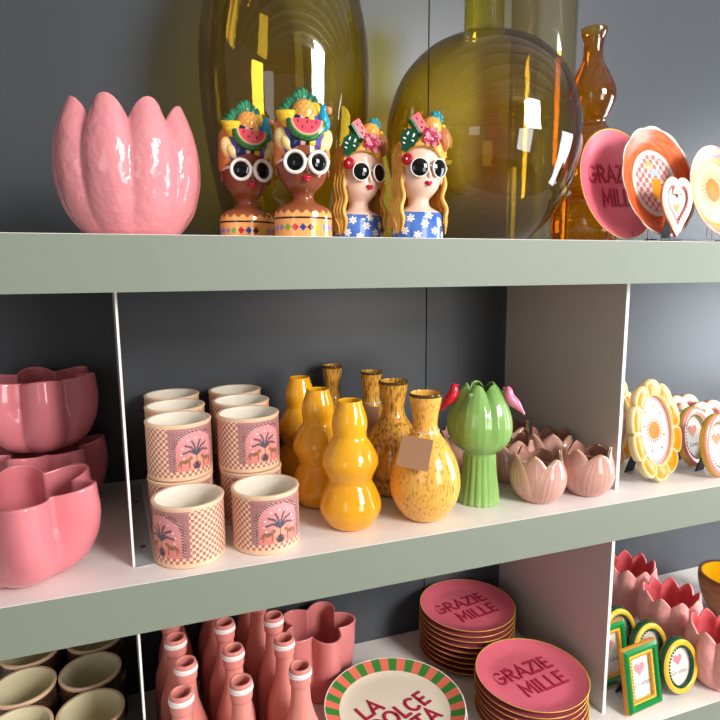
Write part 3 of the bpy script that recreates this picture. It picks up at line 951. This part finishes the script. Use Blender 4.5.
# green and yellow round frames and rectangular frames, bottom shelf
GPF = [(0, .006, 'frame_dark_green'), (0, -.006, 'frame_dark_green'), (.002, -.008, 'frame_yellow'), (.0075, -.0115, 'frame_yellow'), (.0125, -.0085, 'frame_yellow'), (.0135, -.006, 'frame_dark_green'), (.0165, -.003, 'frame_dark_green'), (.0165, .007, 'frame_dark_green')]
s = Series(oval_frame('round_frame', .035, .041, GPF, 'frame_dark_green', .0026, 'heart_pink', .0135, 'Girl vibes', 34, .062))
g = 'yellow and green round frames'
s((.985, .040, Z3), 4, 'yellow and green round frame with pink heart, nearest the edge', g)
s((.972, .106, Z3), 4, 'yellow and green round frame, second in row behind the nearest', g)
s((.950, .172, Z3), 4, 'yellow and green round frame, third in row', g)
s((.945, .238, Z3), 4, 'yellow and green round frame, furthest back beside the divider', g)
def rect_frame():
    t = thing('rectangular_frame', '', 'picture frame')
    P = rrect(.056, .086, .0012, 3); T = lean_T(.043 + .021)
    pr = [(0, .006, 1), (0, -.006, 1), (.0045, -.0065, 0), (.008, -.011, 0), (.014, -.0115, 0), (.0195, -.007, 2), (.0205, -.003, 2), (.0205, .003, 2)]
    loops = [rrect(.056 + 2*o_, .086 + 2*o_, .0012 + o_*.09, 3) for o_, _, _ in pr]
    n_ = len(P); k_ = len(pr)
    MB().add([(lp[i][0], q_[1], lp[i][1]) for i in range(n_) for lp, q_ in zip(loops, pr)],
             [(i*k_ + j, ((i+1) % n_)*k_ + j, ((i+1) % n_)*k_ + (j+1) % k_, i*k_ + (j+1) % k_) for i in range(n_) for j in range(k_)],
             [pr[j][2] for i in range(n_) for j in range(k_)], False, None, T).build('frame_border', ['frame_green', 'frame_yellow', 'frame_orange'], t)
    beads(t, offset(P, -.0006), 44, .0024, -.006, T, 'bead_gold')
    insert(t, offset(P, .001), .001, T, 'heart_pink', .0160, .012, 'Girl vibes')
    back_board(t, offset(P, .008), .0082, T)
    easel(t, .075, (.030, .056))
    return t
s = Series(rect_frame())
g = 'green rectangular frames'
s((.880, .034, Z3), 6, 'green rectangular frame with pink heart print, nearest the edge', g)
s((.872, .112, Z3), 6, 'green rectangular frame behind the first, half hidden by divider', g)
# wooden bowl at the far right
t = thing('wooden_bowl', 'brown wooden bowl with yellow lacquered inside at far right', 'bowl', (1.345, .215, Z3))
BO = cat([(.030, 0), (.045, .004), (.068, .040), (.079, .080), (.080, .104)], 5)
BI = cat([(.071, .106), (.070, .085), (.060, .045), (.035, .014), (0, .010)], 5)
MB().lathe([(0, 0)] + BO + [(.079, .108), (.073, .108), BI[0]], 56).build('bowl_shell', 'wood_bowl', t)
MB().lathe(BI, 56).build('bowl_lining', 'bowl_yellow', t)

# ============================================================ lady bust vases
def loft_fn(rings, k=4):
    C_ = cat(rings, k); n = len(C_) - 1
    def at_(t):
        x = t*n; i = min(n-1, int(x)); f = x - i
        return [a + (b-a)*f for a, b in zip(C_[i], C_[i+1])]
    return at_
def ring_at(rings):
    C_ = cat(rings, 6)
    def f(z):
        for a, b in zip(C_, C_[1:]):
            if z <= b[0]:
                t = (z - a[0])/((b[0]-a[0]) or 1); return [p + (q-p)*max(0, t) for p, q in zip(a, b)]
        return C_[-1]
    return f
def bust_body(name, rings, colfn, parent):
    at_ = loft_fn(rings, 5)
    mb = MB()
    z1 = rings[-1][0]
    def fn(u, w_):
        z, rx, ry, cy = at_(w_); a = 2*pi*u
        # face: brow, cheeks and chin pushed a little forward of the skull
        return (rx*sin(a), cy - ry*cos(a), z)
    mb.grid(fn, 264, 140, True, 0, colfn)
    mb.lathe([(0, 0), (rings[0][1], 0)], 60, T=Matrix.Diagonal((1, rings[0][2]/rings[0][1], 1, 1)), colfn=lambda u, w_, p: H('#E8A868'))
    return mb, at_
def sunglasses(t, z, y, dx, R_, tube, wrap=.0, templ=.034):
    g_ = MB()
    lens = []
    for sd in (-1, 1):
        T = Matrix.Translation((sd*dx, y, z)) @ Matrix.Rotation(sd*wrap, 4, 'Z')
        P = oval(R_, R_*1.02, 36)
        prof = [(tube*(.5 - .5*cos(a)) - .0002, -tube*.75*sin(a) if 0 else tube*.7*cos(a + pi/2), 0) for a in [2*pi*i/8 for i in range(8)]]
        g_.ring(P, prof, T)
        l = MB().grid(lambda u, w_: ((R_+.0004)*w_*sin(2*pi*u), -.0026*(1 - w_*w_)*1. + .0004, (R_+.0004)*1.02*w_*cos(2*pi*u)), 32, 5, True, 0, None, T)
        l.poly([(x*1.0, .0012, zz) for x, zz in oval(R_+.0004, R_+.0004, 32)], 0, T)
        lens.append(l)
        if templ: g_.sweep([(sd*(dx + R_ + tube*.5), y + .004, z + .003), (sd*(dx + R_ + tube*.8 + .001), y + .011, z + .0035), (sd*(templ+.0005), y + .030, z + .003)], [tube*.3, tube*.42, tube*.3], 8)
    g_.sweep([(-dx + R_ + tube*.4, y - .0006, z + .0015), (0, y - .0022, z + .0035), (dx - R_ - tube*.4, y - .0006, z + .0015)], [tube*.38]*3, 8)
    go = g_.build('sunglasses', 'glasses_white', t)
    for l in lens: l.build('lens', 'lens_black', go)
    return go
def lips(t, x, y, z, s_=1.):
    mb = MB()
    mb.sweep([(x - .0062*s_, y + .0016, z), (x - .003*s_, y - .0004, z + .0014*s_), (x, y - .0012, z + .0008*s_), (x + .003*s_, y - .0004, z + .0014*s_), (x + .0062*s_, y + .0016, z)], [.0003, .0016*s_, .0015*s_, .0016*s_, .0003], 10)
    mb.sweep([(x - .0052*s_, y + .0014, z - .0006), (x, y - .0012, z - .0020*s_), (x + .0052*s_, y + .0014, z - .0006)], [.0003, .0023*s_, .0003], 10)
    return mb.build('lips', 'lip_red', t)
def blade(mb, base, tip, wd, bend=(0, -.004, 0), m=0):
    A_, B_ = Vector(base), Vector(tip); d = B_ - A_
    side = Vector((d.z, 0, -d.x)).normalized(); nrm = Vector((0, -1, 0)); bd = Vector(bend)
    def fn(u, v):
        x = u*2 - 1; ww = wd*sin(pi*min(1, (.16 + .84*v)))**.8 if v < 1 else 0
        return A_ + d*v + bd*(4*v*(1-v)) + side*x*ww + nrm*(.0028*(1 - abs(x)) - .002*v)
    mb.grid(fn, 6, 8, False, m)
    return mb.grid(lambda u, v: Vector(fn(u, v)) + Vector((0, .0022, 0)), 6, 8, False, m)

def fruit_lady():
    t = thing('lady_bust_vase', '', 'vase')
    RG = [(0, .0410, .030, 0), (.006, .0412, .0301, 0), (.012, .0412, .0302, 0), (.018, .0412, .0302, 0), (.024, .0411, .0301, 0), (.030, .0410, .030, 0), (.0375, .0395, .0288, 0), (.0435, .0330, .0245, 0), (.0480, .0230, .0195, 0), (.0525, .0165, .0155, 0), (.0580, .0150, .0150, -.0008), (.0620, .0165, .0168, -.0022),
          (.0670, .0215, .0222, -.0036), (.0740, .0275, .0280, -.0040), (.0840, .0325, .0325, -.0035), (.0960, .0355, .0350, -.0020), (.1100, .0365, .0360, 0), (.1300, .0360, .0355, 0), (.150, .0350, .0345, 0), (.162, .0320, .032, 0), (.169, .022, .022, 0), (.1715, .0008, .0008, 0)]
    org, brn, lin = H('#EFA862'), H('#8A4A2E'), H('#1C1420')
    dia = [H(x) for x in ('#8A8E9C', '#7BA23A', '#C8203A', '#2B3F96', '#5A2A1C', '#E8B93A', '#8390B8', '#9A8FC0')]
    def col(u, w_, p):
        a = ((u + .5) % 1 - .5)*2*pi; s_ = a*.0365; z = p[2]
        zig = .0352 + .0028*abs(((s_/.0060) % 2) - 1)*2 - .0028
        if z > zig: return mix(brn, H('#A86038'), .35 if (z < .052) else 0)
        if abs(z - .0268) < .0011: return lin
        k = s_/.0098; i = int(math.floor(k)); f_ = k - i - .5
        if abs(f_)*.0098/.0047 + abs(z - .0140)/.0054 < 1: return dia[(i + 4) % 8]
        return org
    mb, at_ = bust_body('body', RG, col, t)
    sk = brn
    mb.ball((0, -.0385, .0905), (.0036, .0052, .0060), 12, col=sk); mb.ball((0, -.0372, .0965), (.0026, .0036, .0075), 10, col=sk)
    for sd in (-1, 1): mb.ball((sd*.0355, -.002, .0925), (.0035, .0055, .0085), 12, col=sk)
    mb.build('bust_body', 'printed_gloss', t)
    ra = ring_at(RG)
    # wrapped turban band with coloured stripes
    def zlow(a): return .098 + .0235*max(0, cos(a))**1.4
    tb = MB()
    def fn(u, w_):
        a = (u - .5)*2*pi; z = zlow(a) + (.166 - zlow(a))*w_
        r = ra(z); k = .0020*min(1, w_*12) + (.001 if w_ > .02 else 0)
        sh = 1 if w_ < .8 else 1 - ((w_-.8)/.2)**2*.18
        return ((r[1] + k)*sin(a)*sh, r[3] - (r[2] + k)*cos(a)*sh, z)
    nv, pu, bk, ye, pk, og = H('#1E2358'), H('#5A52A8'), H('#15121C'), H('#EBC62A'), H('#E8B8B0'), H('#E89048')
    def tc_(u, w_, p):
        a = (u - .5)*2*pi
        q = a - .05
        if abs(q) < .07: return bk
        if .07 < q < .27: return ye
        if -.22 < q < -.07: return pk
        if .27 < q < .70: return pu
        if -.62 < q < -.22: return nv
        if -.86 < q <= -.62: return pu
        if .70 <= q < .80: return nv
        if abs(q) < 1.35: return og
        return mix(og, H('#C86A34'), .4)
    tb.grid(fn, 120, 30, True, 0, tc_)
    tb.build('headwrap', 'printed_gloss', t)
    for sd in (-1, 1):
        kn = MB()
        kn.ball((0, 0, 0), (.0110, .0070, .0170), 20, T=Matrix.Translation((sd*.0285, -.0215, .1295)) @ Matrix.Rotation(sd*math.radians(20), 4, 'Y') @ Matrix.Rotation(sd*math.radians(18), 4, 'Z'))
        kn.ball((0, 0, 0), (.0075, .007, .012), 16, T=Matrix.Translation((sd*.0240, -.0262, .1245)) @ Matrix.Rotation(sd*math.radians(30), 4, 'Y'))
        kn.build('wrap_knot', 'cream_cloth', t)
    sunglasses(t, .0985, -.0395, .0160, .0112, .0052, .30, .0355)
    lips(t, 0, -.0358, .0785, 1.15)
    # fruit on top: pineapple, watermelon, bananas, parrot
    pi_ = MB()
    def pc(u, w_, p):
        a = u*2*pi
        d1 = abs(((a*3.2 + w_*9) % 1.6) - .8); d2 = abs(((a*3.2 - w_*9) % 1.6) - .8)
        return H('#E08A30') if min(d1, d2) < .16 else H('#F2B660')
    def pf(u, w_):
        a = 2*pi*u; b = pi*w_
        return (.0150*sin(b)**.8*cos(a), .0150*sin(b)**.8*sin(a), -.0165*cos(b))
    pi_.grid(pf, 64, 32, True, 0, pc, Matrix.Translation((.001, -.017, .1725)))
    po = pi_.build('pineapple', 'printed_gloss', t)
    lv = MB()
    for bx, bz, tx, tz, wd in ((0, .184, .002, .2095, .0060), (-.005, .184, -.010, .203, .0052), (.006, .184, .0135, .2025, .0052), (-.007, .180, -.019, .195, .005), (.010, .181, .021, .195, .005), (.001, .186, .0065, .207, .0045), (-.002, .186, -.006, .207, .0045),
                              (-.012, .172, -.021, .194, .0052), (-.014, .170, -.0275, .188, .005), (-.017, .168, -.032, .1815, .0045), (.012, .180, .0185, .199, .0045)):
        blade(lv, (bx, -.012, bz), (tx, -.010, tz), wd)
    lv.ball((0, -.008, .178), (.016, .010, .010), 16)
    lv.ball((-.015, -.008, .171), (.012, .009, .008), 16)
    lv.build('leaf_crown', 'leaf_green', t)
    ws = MB()
    Tm = Matrix.Translation((.0015, -.0325, .1640)) @ Matrix.Rotation(math.radians(3), 4, 'Y') @ Matrix.Rotation(math.radians(-12), 4, 'X')
    cr, cp_, cg, cd = H('#E9505E'), H('#F0B09A'), H('#3E8A3C'), H('#155234')
    def wc(u, w_, p):
        return cr if w_ < .76 else (cp_ if w_ < .82 else (cg if w_ < .92 else cd))
    def wf(y0, puff):
        def f(u, w_):
            a = pi*(1 + u); return (.0242*w_*cos(a), y0 - puff*(1 - w_**3) if y0 <= 0 else y0, .0242*w_*sin(a))
        return f
    ws.grid(wf(-.0045, .002), 44, 22, False, 0, wc, Tm)
    ws.grid(wf(.008, 0), 44, 8, False, 0, lambda u, w_, p: cd, Tm)
    ws.grid(lambda u, w_: (.0242*cos(pi*(1+u)) + .0018*sin(pi*w_)*cos(pi*(1+u)), -.0045 + .0125*w_, .0242*sin(pi*(1+u)) + .0018*sin(pi*w_)*sin(pi*(1+u))), 44, 6, False, 0, lambda u, w_, p: cd if w_ > .2 else cg, Tm)
    ws.grid(lambda u, w_: (-.0242 + .0484*u, -.0045 + .0125*w_ - .002*(1 - abs(2*u - 1)**3)*(1-w_), 0), 30, 4, False, 0, lambda u, w_, p: cr if abs(2*u-1) < .78 else (cp_ if abs(2*u-1) < .83 else cg), Tm)
    for x, z in ((-.0115, -.0035), (0, -.004), (.0115, -.0035), (-.0058, -.0105), (.0062, -.0105)):
        ws.ball((0, 0, 0), (.0009, .0008, .0021), 8, T=Tm @ Matrix.Translation((x, -.0066, z)), col=H('#2A1014'))
    ws.build('watermelon_slice', 'printed_gloss', t)
    bn = MB()
    for k, (dz, ln) in enumerate(((.0, 1.0), (-.0055, .95), (-.0105, .85))):
        bn.sweep([(-.034*ln, -.017 + k*-.0015, .1675 + dz + .003), (-.029*ln, -.0245, .166 + dz), (-.020, -.028, .1655 + dz), (-.0115, -.0255, .1695 + dz*.6)], [.0024, .0052, .0056, .0026], 12)
    bn.build('banana_bunch', 'banana', t)
    MB().sweep([(.0095, -.020, .1855), (.0165, -.0225, .1815), (.0185, -.0235, .1745), (.0170, -.022, .168)], [.0018, .0042, .0042, .0018], 12).build('banana', 'banana', t)
    pa = MB()
    pa.sweep([(.0285, -.022, .1535), (.0265, -.0255, .1605), (.0245, -.026, .169), (.0245, -.025, .1765), (.0262, -.024, .1825), (.0270, -.023, .1855)], [.0016, .0058, .0070, .0058, .0056, .003], 14)
    pa.ball((.0305, -.022, .164), (.004, .005, .009), 12)
    pr_ = pa.build('parrot', 'bird_blue', t)
    MB().ball((.0315, -.0275, .1795), (.0046, .0042, .0048), 14).build('beak', 'beak_peach', pr_)
    for c_ in t.children:
        if c_.name.split('.')[0] in ('pineapple', 'leaf_crown', 'watermelon_slice', 'banana_bunch', 'banana', 'parrot'):
            k_ = {'pineapple': 1.22}.get(c_.name.split('.')[0], 1.05)
            dz = {'pineapple': -.0470, 'watermelon_slice': -.0200, 'banana_bunch': -.0125, 'parrot': -.0195}.get(c_.name.split('.')[0], -.0160)
            c_.scale = (k_, k_, k_); c_.location = (0, .0015 if k_ > 1.1 else -.0005, dz)
    return t
s = Series(fruit_lady())
g = 'fruit turban lady vases'
s((.208, .055, Z1), -5, 'brown lady bust vase with fruit turban, nearer of the two, red lips', g)
s((.141, .138, Z1), 5, 'brown lady bust vase with fruit turban, set further back beside egg-shaped glass vase', g)

def blond_lady():
    t = thing('lady_bust_vase', '', 'vase')
    RG = [(0, .0405, .029, 0), (.007, .0407, .0291, 0), (.014, .0408, .0292, 0), (.021, .0407, .0292, 0), (.028, .0404, .0291, 0), (.033, .0400, .029, 0), (.0395, .0365, .0265, 0), (.0440, .0270, .0220, 0), (.0485, .0190, .0175, 0), (.0540, .0160, .0155, -.0006), (.0600, .0163, .0162, -.002),
          (.0650, .0205, .0210, -.0035), (.0720, .0262, .0268, -.0042), (.0810, .0302, .0308, -.0038), (.0920, .0325, .0328, -.0028), (.1050, .0335, .0335, 0), (.1220, .0330, .0330, 0), (.137, .0280, .028, 0), (.146, .017, .017, 0), (.149, .0008, .0008, 0)]
    blu, skn = H('#3E62B0'), H('#F2CDB8')
    FL = [(-.030, .012), (-.012, .006), (-.002, .022), (.013, .012), (.024, .024), (.032, .006), (-.022, .030), (.004, .0345), (-.041, .026), (.042, .018), (.055, .01), (-.054, .012), (.06, .028), (-.062, .03)]
    def col(u, w_, p):
        a = ((u + .5) % 1 - .5)*2*pi; s_ = a*.0355; z = p[2]
        if z > .0425 - .004*cos(a): return skn if z < .062 or z > .0 else skn
        for fx, fz in FL:
            d = hypot(s_ - fx, z - fz)
            if d < .0062:
                th = atan2(z - fz, s_ - fx)
                if d < .0015: return H('#E8C24A')
                if d < .0018 + .0044*abs(cos(3*th + fx*90)): return H('#F3F1EC')
        return mix(blu, H('#5C86D4'), .35 + .3*sin(a*3 + z*120))
    mb, at_ = bust_body('body', RG, col, t)
    mb.ball((0, -.0362, .0905), (.0031, .0046, .0055), 12, col=skn); mb.ball((0, -.0350, .0965), (.0023, .003, .007), 10, col=skn)
    for sd in (-1, 1): mb.ball((sd*.0305, -.0135, .088), (.0036, .0045, .0078), 12, col=skn)
    mb.build('bust_body', 'printed_gloss', t)
    ra = ring_at(RG)
    hr = MB(); NU, NV = 220, 46
    def hair(inner):
        def fn(u, w_):
            x = u*2 - 1
            z0 = .006 + .010*abs(sin(7*x*pi*.5)) + (.006 if abs(x) > .93 else 0)
            z = z0 + (.1545 - z0)*w_
            if z > .128: op = math.radians(56)*sqrt(max(0, 1 - ((z-.128)/.0115)**2)) if z < .1395 else 0
            elif z > .060: op = math.radians(69 - 13*(z-.06)/.068)
            else: op = math.radians(69 - 22*(.060 - z)/.05)
            op += math.radians(3.5)*sin(z*210)*(1 if z < .07 else .25)
            a = pi + x*(pi - op)
            zz = min(z, .1488); r = ra(zz)
            zt = max(r[1], .0335 if z < .125 else 0) ; zy = max(r[2], .030 if z < .125 else 0)
            th_ = .0062 if z < .14 else .0062
            flow = sin(x*62 + 5*sin(z*75) + z*60) + .6*sin(x*131 + 4*sin(z*60))
            th_ += .0007*flow
            if abs(x) > .93: th_ *= max(.12, 1 - ((abs(x)-.93)/.07)**2)
            th_ *= .45 + .55*min(1, w_*7)
            if inner: th_ = .0002
            top = sqrt(max(0, 1 - ((z-.146)/.0087)**2)) if z > .146 else 1
            return ((zt*(1 if z < .146 else top) + th_*top)*sin(a), r[3]*.6 - (zy*(1 if z < .146 else top) + th_*top)*cos(a), z)
        return fn
    hr.grid(hair(False), NU, NV, False)
    hr.grid(hair(True), NU//2, NV//2, False)
    # loose wavy locks falling over the shoulders
    for sd in (-1, 1):
        for k in range(4):
            x0 = .0325 + .0024*k; y0 = -.0150 + .0050*k
            e_ = .009 + .006*(k % 2) + (.004 if sd > 0 else 0)
            hr.sweep([(sd*(x0 - .001), y0 - .001, .104), (sd*(x0 + .0035), y0 - .0035, .082), (sd*(x0 - .001), y0 - .0020, .062), (sd*(x0 + .005), y0 - .0050, .044), (sd*(x0 + .0015), y0 - .0065, .028), (sd*(x0 + .005), y0 - .006, e_)], [.0014, .0030, .0033, .0036, .0030, .0004], 10)
    for k in range(6):                                     # swept fringe over the brow
        z_ = .1315 + .0028*k
        hr.sweep([(-.0285 + .003*k, -.0225, z_ - .008), (-.017 + .003*k, -.0325 + .0008*k, z_ + .001), (.002 + .002*k, -.0350 + .0018*k, z_ - .0005), (.0175 + .001*k, -.0305 + .002*k, z_ - .009), (.029, -.0205, z_ - .022)], [.0012, .0034, .0036, .0032, .001], 10)
    hr.build('hair', 'hair_blond', t)
    sunglasses(t, .1000, -.0372, .0160, .0120, .0020, .28, 0)
    lips(t, 0, -.0352, .0790, 1.05)
    bl_ = MB()
    bl_.lathe([(0, .0016), (.0012, .0018), (.0045, .0020), (.0058, .0010), (.0058, 0), (0, 0)], 24, T=Matrix.Translation((-.0305, -.0262, .1120)) @ Matrix.Rotation(math.radians(-45), 4, 'Z') @ Matrix.Rotation(math.radians(90), 4, 'X'))
    bo = bl_.build('ear_flower', 'bloom_red', t)
    MB().ball((-.0322, -.0279, .1120), .0011, 10).build('flower_centre', 'white_dot', bo)
    # monstera leaf
    lf = MB()
    Tl = Matrix.Translation((-.0255, -.0285, .1415)) @ Matrix.Rotation(math.radians(-22), 4, 'Z') @ Matrix.Rotation(math.radians(24), 4, 'Y')
    out = []
    for i in range(40):
        a = 2*pi*i/40; r = .0118*(1 - .12*abs(sin(4.5*a))) ; out.append((r*sin(a)*.9, r*cos(a)*1.05 + (.004 if abs(a-pi) < .4 else 0)*-1))
    lf.prism(out, .003, 0, Tl)
    lo_ = lf.build('monstera_leaf', 'leaf_dark', t)
    sp = MB()
    for x, z, rx, rz in ((-.0035, .0045, .0012, .0024), (.0035, .005, .0013, .0027), (-.005, -.002, .0022, .0011), (.0048, -.001, .0018, .0012), (-.0035, -.0072, .0019, .001)):
        sp.ball((x, -.0002, z), (rx, .0007, rz), 10, T=Tl)
    sp.build('leaf_hole', 'white_dot', lo_)
    # watermelon wedge, melon, hibiscus, teal bloom, shell
    wm = MB(); Tw = Matrix.Translation((-.0085, -.0235, .1600)) @ Matrix.Rotation(math.radians(-33), 4, 'Y') @ Matrix.Rotation(math.radians(-8), 4, 'X')
    tri = [(-.0072, -.0115), (.0072, -.0115), (.0060, .0125), (-.0060, .0125)]
    wm.prism([(-.0045, -.0125), (.0062, -.0115), (.0062, .0125), (-.0045, .0125)], .010, 0, Tw)
    wm.prism([(-.0078, -.0128), (-.0046, -.0125), (-.0046, .0125), (-.0078, .0115)], .0095, 1, Tw)
    for x, z in ((-.0005, .007), (.003, .001), (-.001, -.004), (.0035, -.0075)): wm.ball((x, -.0003, z), (.0008, .0006, .0017), 8, 2, Tw)
    wm.build('watermelon_wedge', ['melon_red', 'leaf_green', 'lens_black'], t)
    ml = MB()
    ml.lathe([(.0128*sin(pi*i/16), -.0128*cos(pi*i/16)) for i in range(17)], 48, lambda a, r, z, w_: (r*(1 - .05*abs(cos(4*a))**6), z), T=Matrix.Translation((.0095, -.016, .1585)) @ Matrix.Rotation(.5, 4, 'X'))
    ml.build('melon', 'melon_orange', t)
    hb = MB(); Th = Matrix.Translation((.0015, -.0330, .1435)) @ Matrix.Rotation(math.radians(-15), 4, 'X')
    for k in range(5):
        a = 2*pi*k/5 + .3
        hb.grid(lambda u, w_, a=a: ((.0128*w_)*sin(a + (u-.5)*1.35*(.25 + .75*sin(pi*min(1, .15 + w_*.75)))), -.0035*w_*(1.4 - w_) - .0009*cos(u*19)*w_, (.0128*w_)*cos(a + (u-.5)*1.35*(.25 + .75*sin(pi*min(1, .15 + w_*.75))))), 12, 8, False, 0, None, Th)
    hb.ball((0, .002, 0), (.008, .004, .008), 14, T=Th)
    hb.build('hibiscus', 'hibiscus', t)
    tl = MB(); Tt = Matrix.Translation((.0185, -.010, .1705)) @ Matrix.Rotation(math.radians(15), 4, 'Y')
    for k in range(7):
        a = 2*pi*k/7
        tl.ball((.0058*sin(a), -.002, .0058*cos(a)), (.0038, .004, .0038), 10, T=Tt)
    tl.ball((0, -.002, 0), (.005, .005, .005), 12, T=Tt)
    tl.build('teal_flower', 'teal', t)
    sh = MB()
    sh.lathe(cat([(.0005, -.016), (.0062, -.011), (.0085, -.001), (.0072, .007), (.0035, .0125), (.0004, .0145)], 5), 32, lambda a, r, z, w_: (r*(1 + .05*sin(8*a)), z), T=Matrix.Translation((.0275, -.0135, .1480)) @ Matrix.Rotation(math.radians(-8), 4, 'Y'))
    so = sh.build('seashell', 'shell_brown', t)
    MB().ball((.0265, -.0145, .1610), .0030, 12).build('shell_tip', 'banana', so)
    for c_ in t.children:
        n_ = c_.name.split('.')[0]
        if n_ in ('monstera_leaf', 'watermelon_wedge', 'melon', 'hibiscus', 'teal_flower', 'seashell', 'ear_flower'):
            k_ = 1.45 if n_ == 'ear_flower' else 1.22
            p_ = Vector((-.0305, -.0245, .112)) if n_ == 'ear_flower' else Vector((-.006, -.018, .1480))
            c_.scale = (k_, k_, k_); c_.location = p_*(1 - k_)
    return t
s = Series(blond_lady())
g = 'blonde lady vases'
s((.386, .052, Z1), 1, 'blonde lady bust vase in blue daisy dress, in front of round demijohn', g)
s((.311, .112, Z1), 11, 'blonde lady bust vase in blue daisy dress, beside fruit turban lady vase', g)

for o in list(COL.objects):                                # everything rests a hair above what carries it
    if o.parent is None and o.get('category') and o is not unit: o.location.z += .0004

# ============================================================ camera, lights
cam = bpy.data.cameras.new('camera'); co = bpy.data.objects.new('camera', cam); COL.objects.link(co)
cam.sensor_width = 36; cam.sensor_fit = 'HORIZONTAL'; cam.lens = 586.459 * 36 / 720; cam.clip_start = .01
yaw, pitch, roll = .3363, -.1474, -.008
F = Vector((sin(yaw)*cos(pitch), cos(yaw)*cos(pitch), sin(pitch)))
R0 = Vector((cos(yaw), -sin(yaw), 0)); U0 = R0.cross(F)
Rv = cos(roll)*R0 + sin(roll)*U0; Uv = -sin(roll)*R0 + cos(roll)*U0
co.matrix_world = Matrix(((Rv.x, Uv.x, -F.x, 0), (Rv.y, Uv.y, -F.y, -.78), (Rv.z, Uv.z, -F.z, EYE), (0, 0, 0, 1)))
SC.camera = co
SC.cycles.transparent_max_bounces = 32

def area(name, loc, target, sx, sy, power, color):
    l = bpy.data.lights.new(name, 'AREA'); l.shape = 'RECTANGLE'; l.size = sx; l.size_y = sy; l.energy = power; l.color = color
    o = bpy.data.objects.new(name, l); COL.objects.link(o); o.location = loc
    o.rotation_euler = (Vector(target) - Vector(loc)).to_track_quat('-Z', 'Y').to_euler()
    return o
area('window_light', (1.85, -2.55, 2.62), (.5, .2, 1.2), 1.0, 1.2, 138, (1, .98, .95))
area('side_window_light', (2.75, -.42, 1.42), (1.15, .38, 1.2), .8, 1.3, 46, (.87, .93, 1))
area('shop_window_light', (-1.9, -2.9, 1.9), (.2, .2, 1.2), .8, 1.4, 8, (.95, .97, 1))
area('low_fill_light', (1.5, -2.9, 1.45), (.7, .2, .95),   .9, 1.0, 28, (1, .96, .92))  # added fill that brightens the lower right shelf, no known window there
wd = bpy.data.worlds.new('world'); SC.world = wd; wd.use_nodes = True
bg = wd.node_tree.nodes['Background']; bg.inputs[0].default_value = (.90, .90, .86, 1); bg.inputs[1].default_value = .33
SC.view_settings.view_transform = 'Standard'
SC.view_settings.look = 'None'
SC.view_settings.exposure = 0.
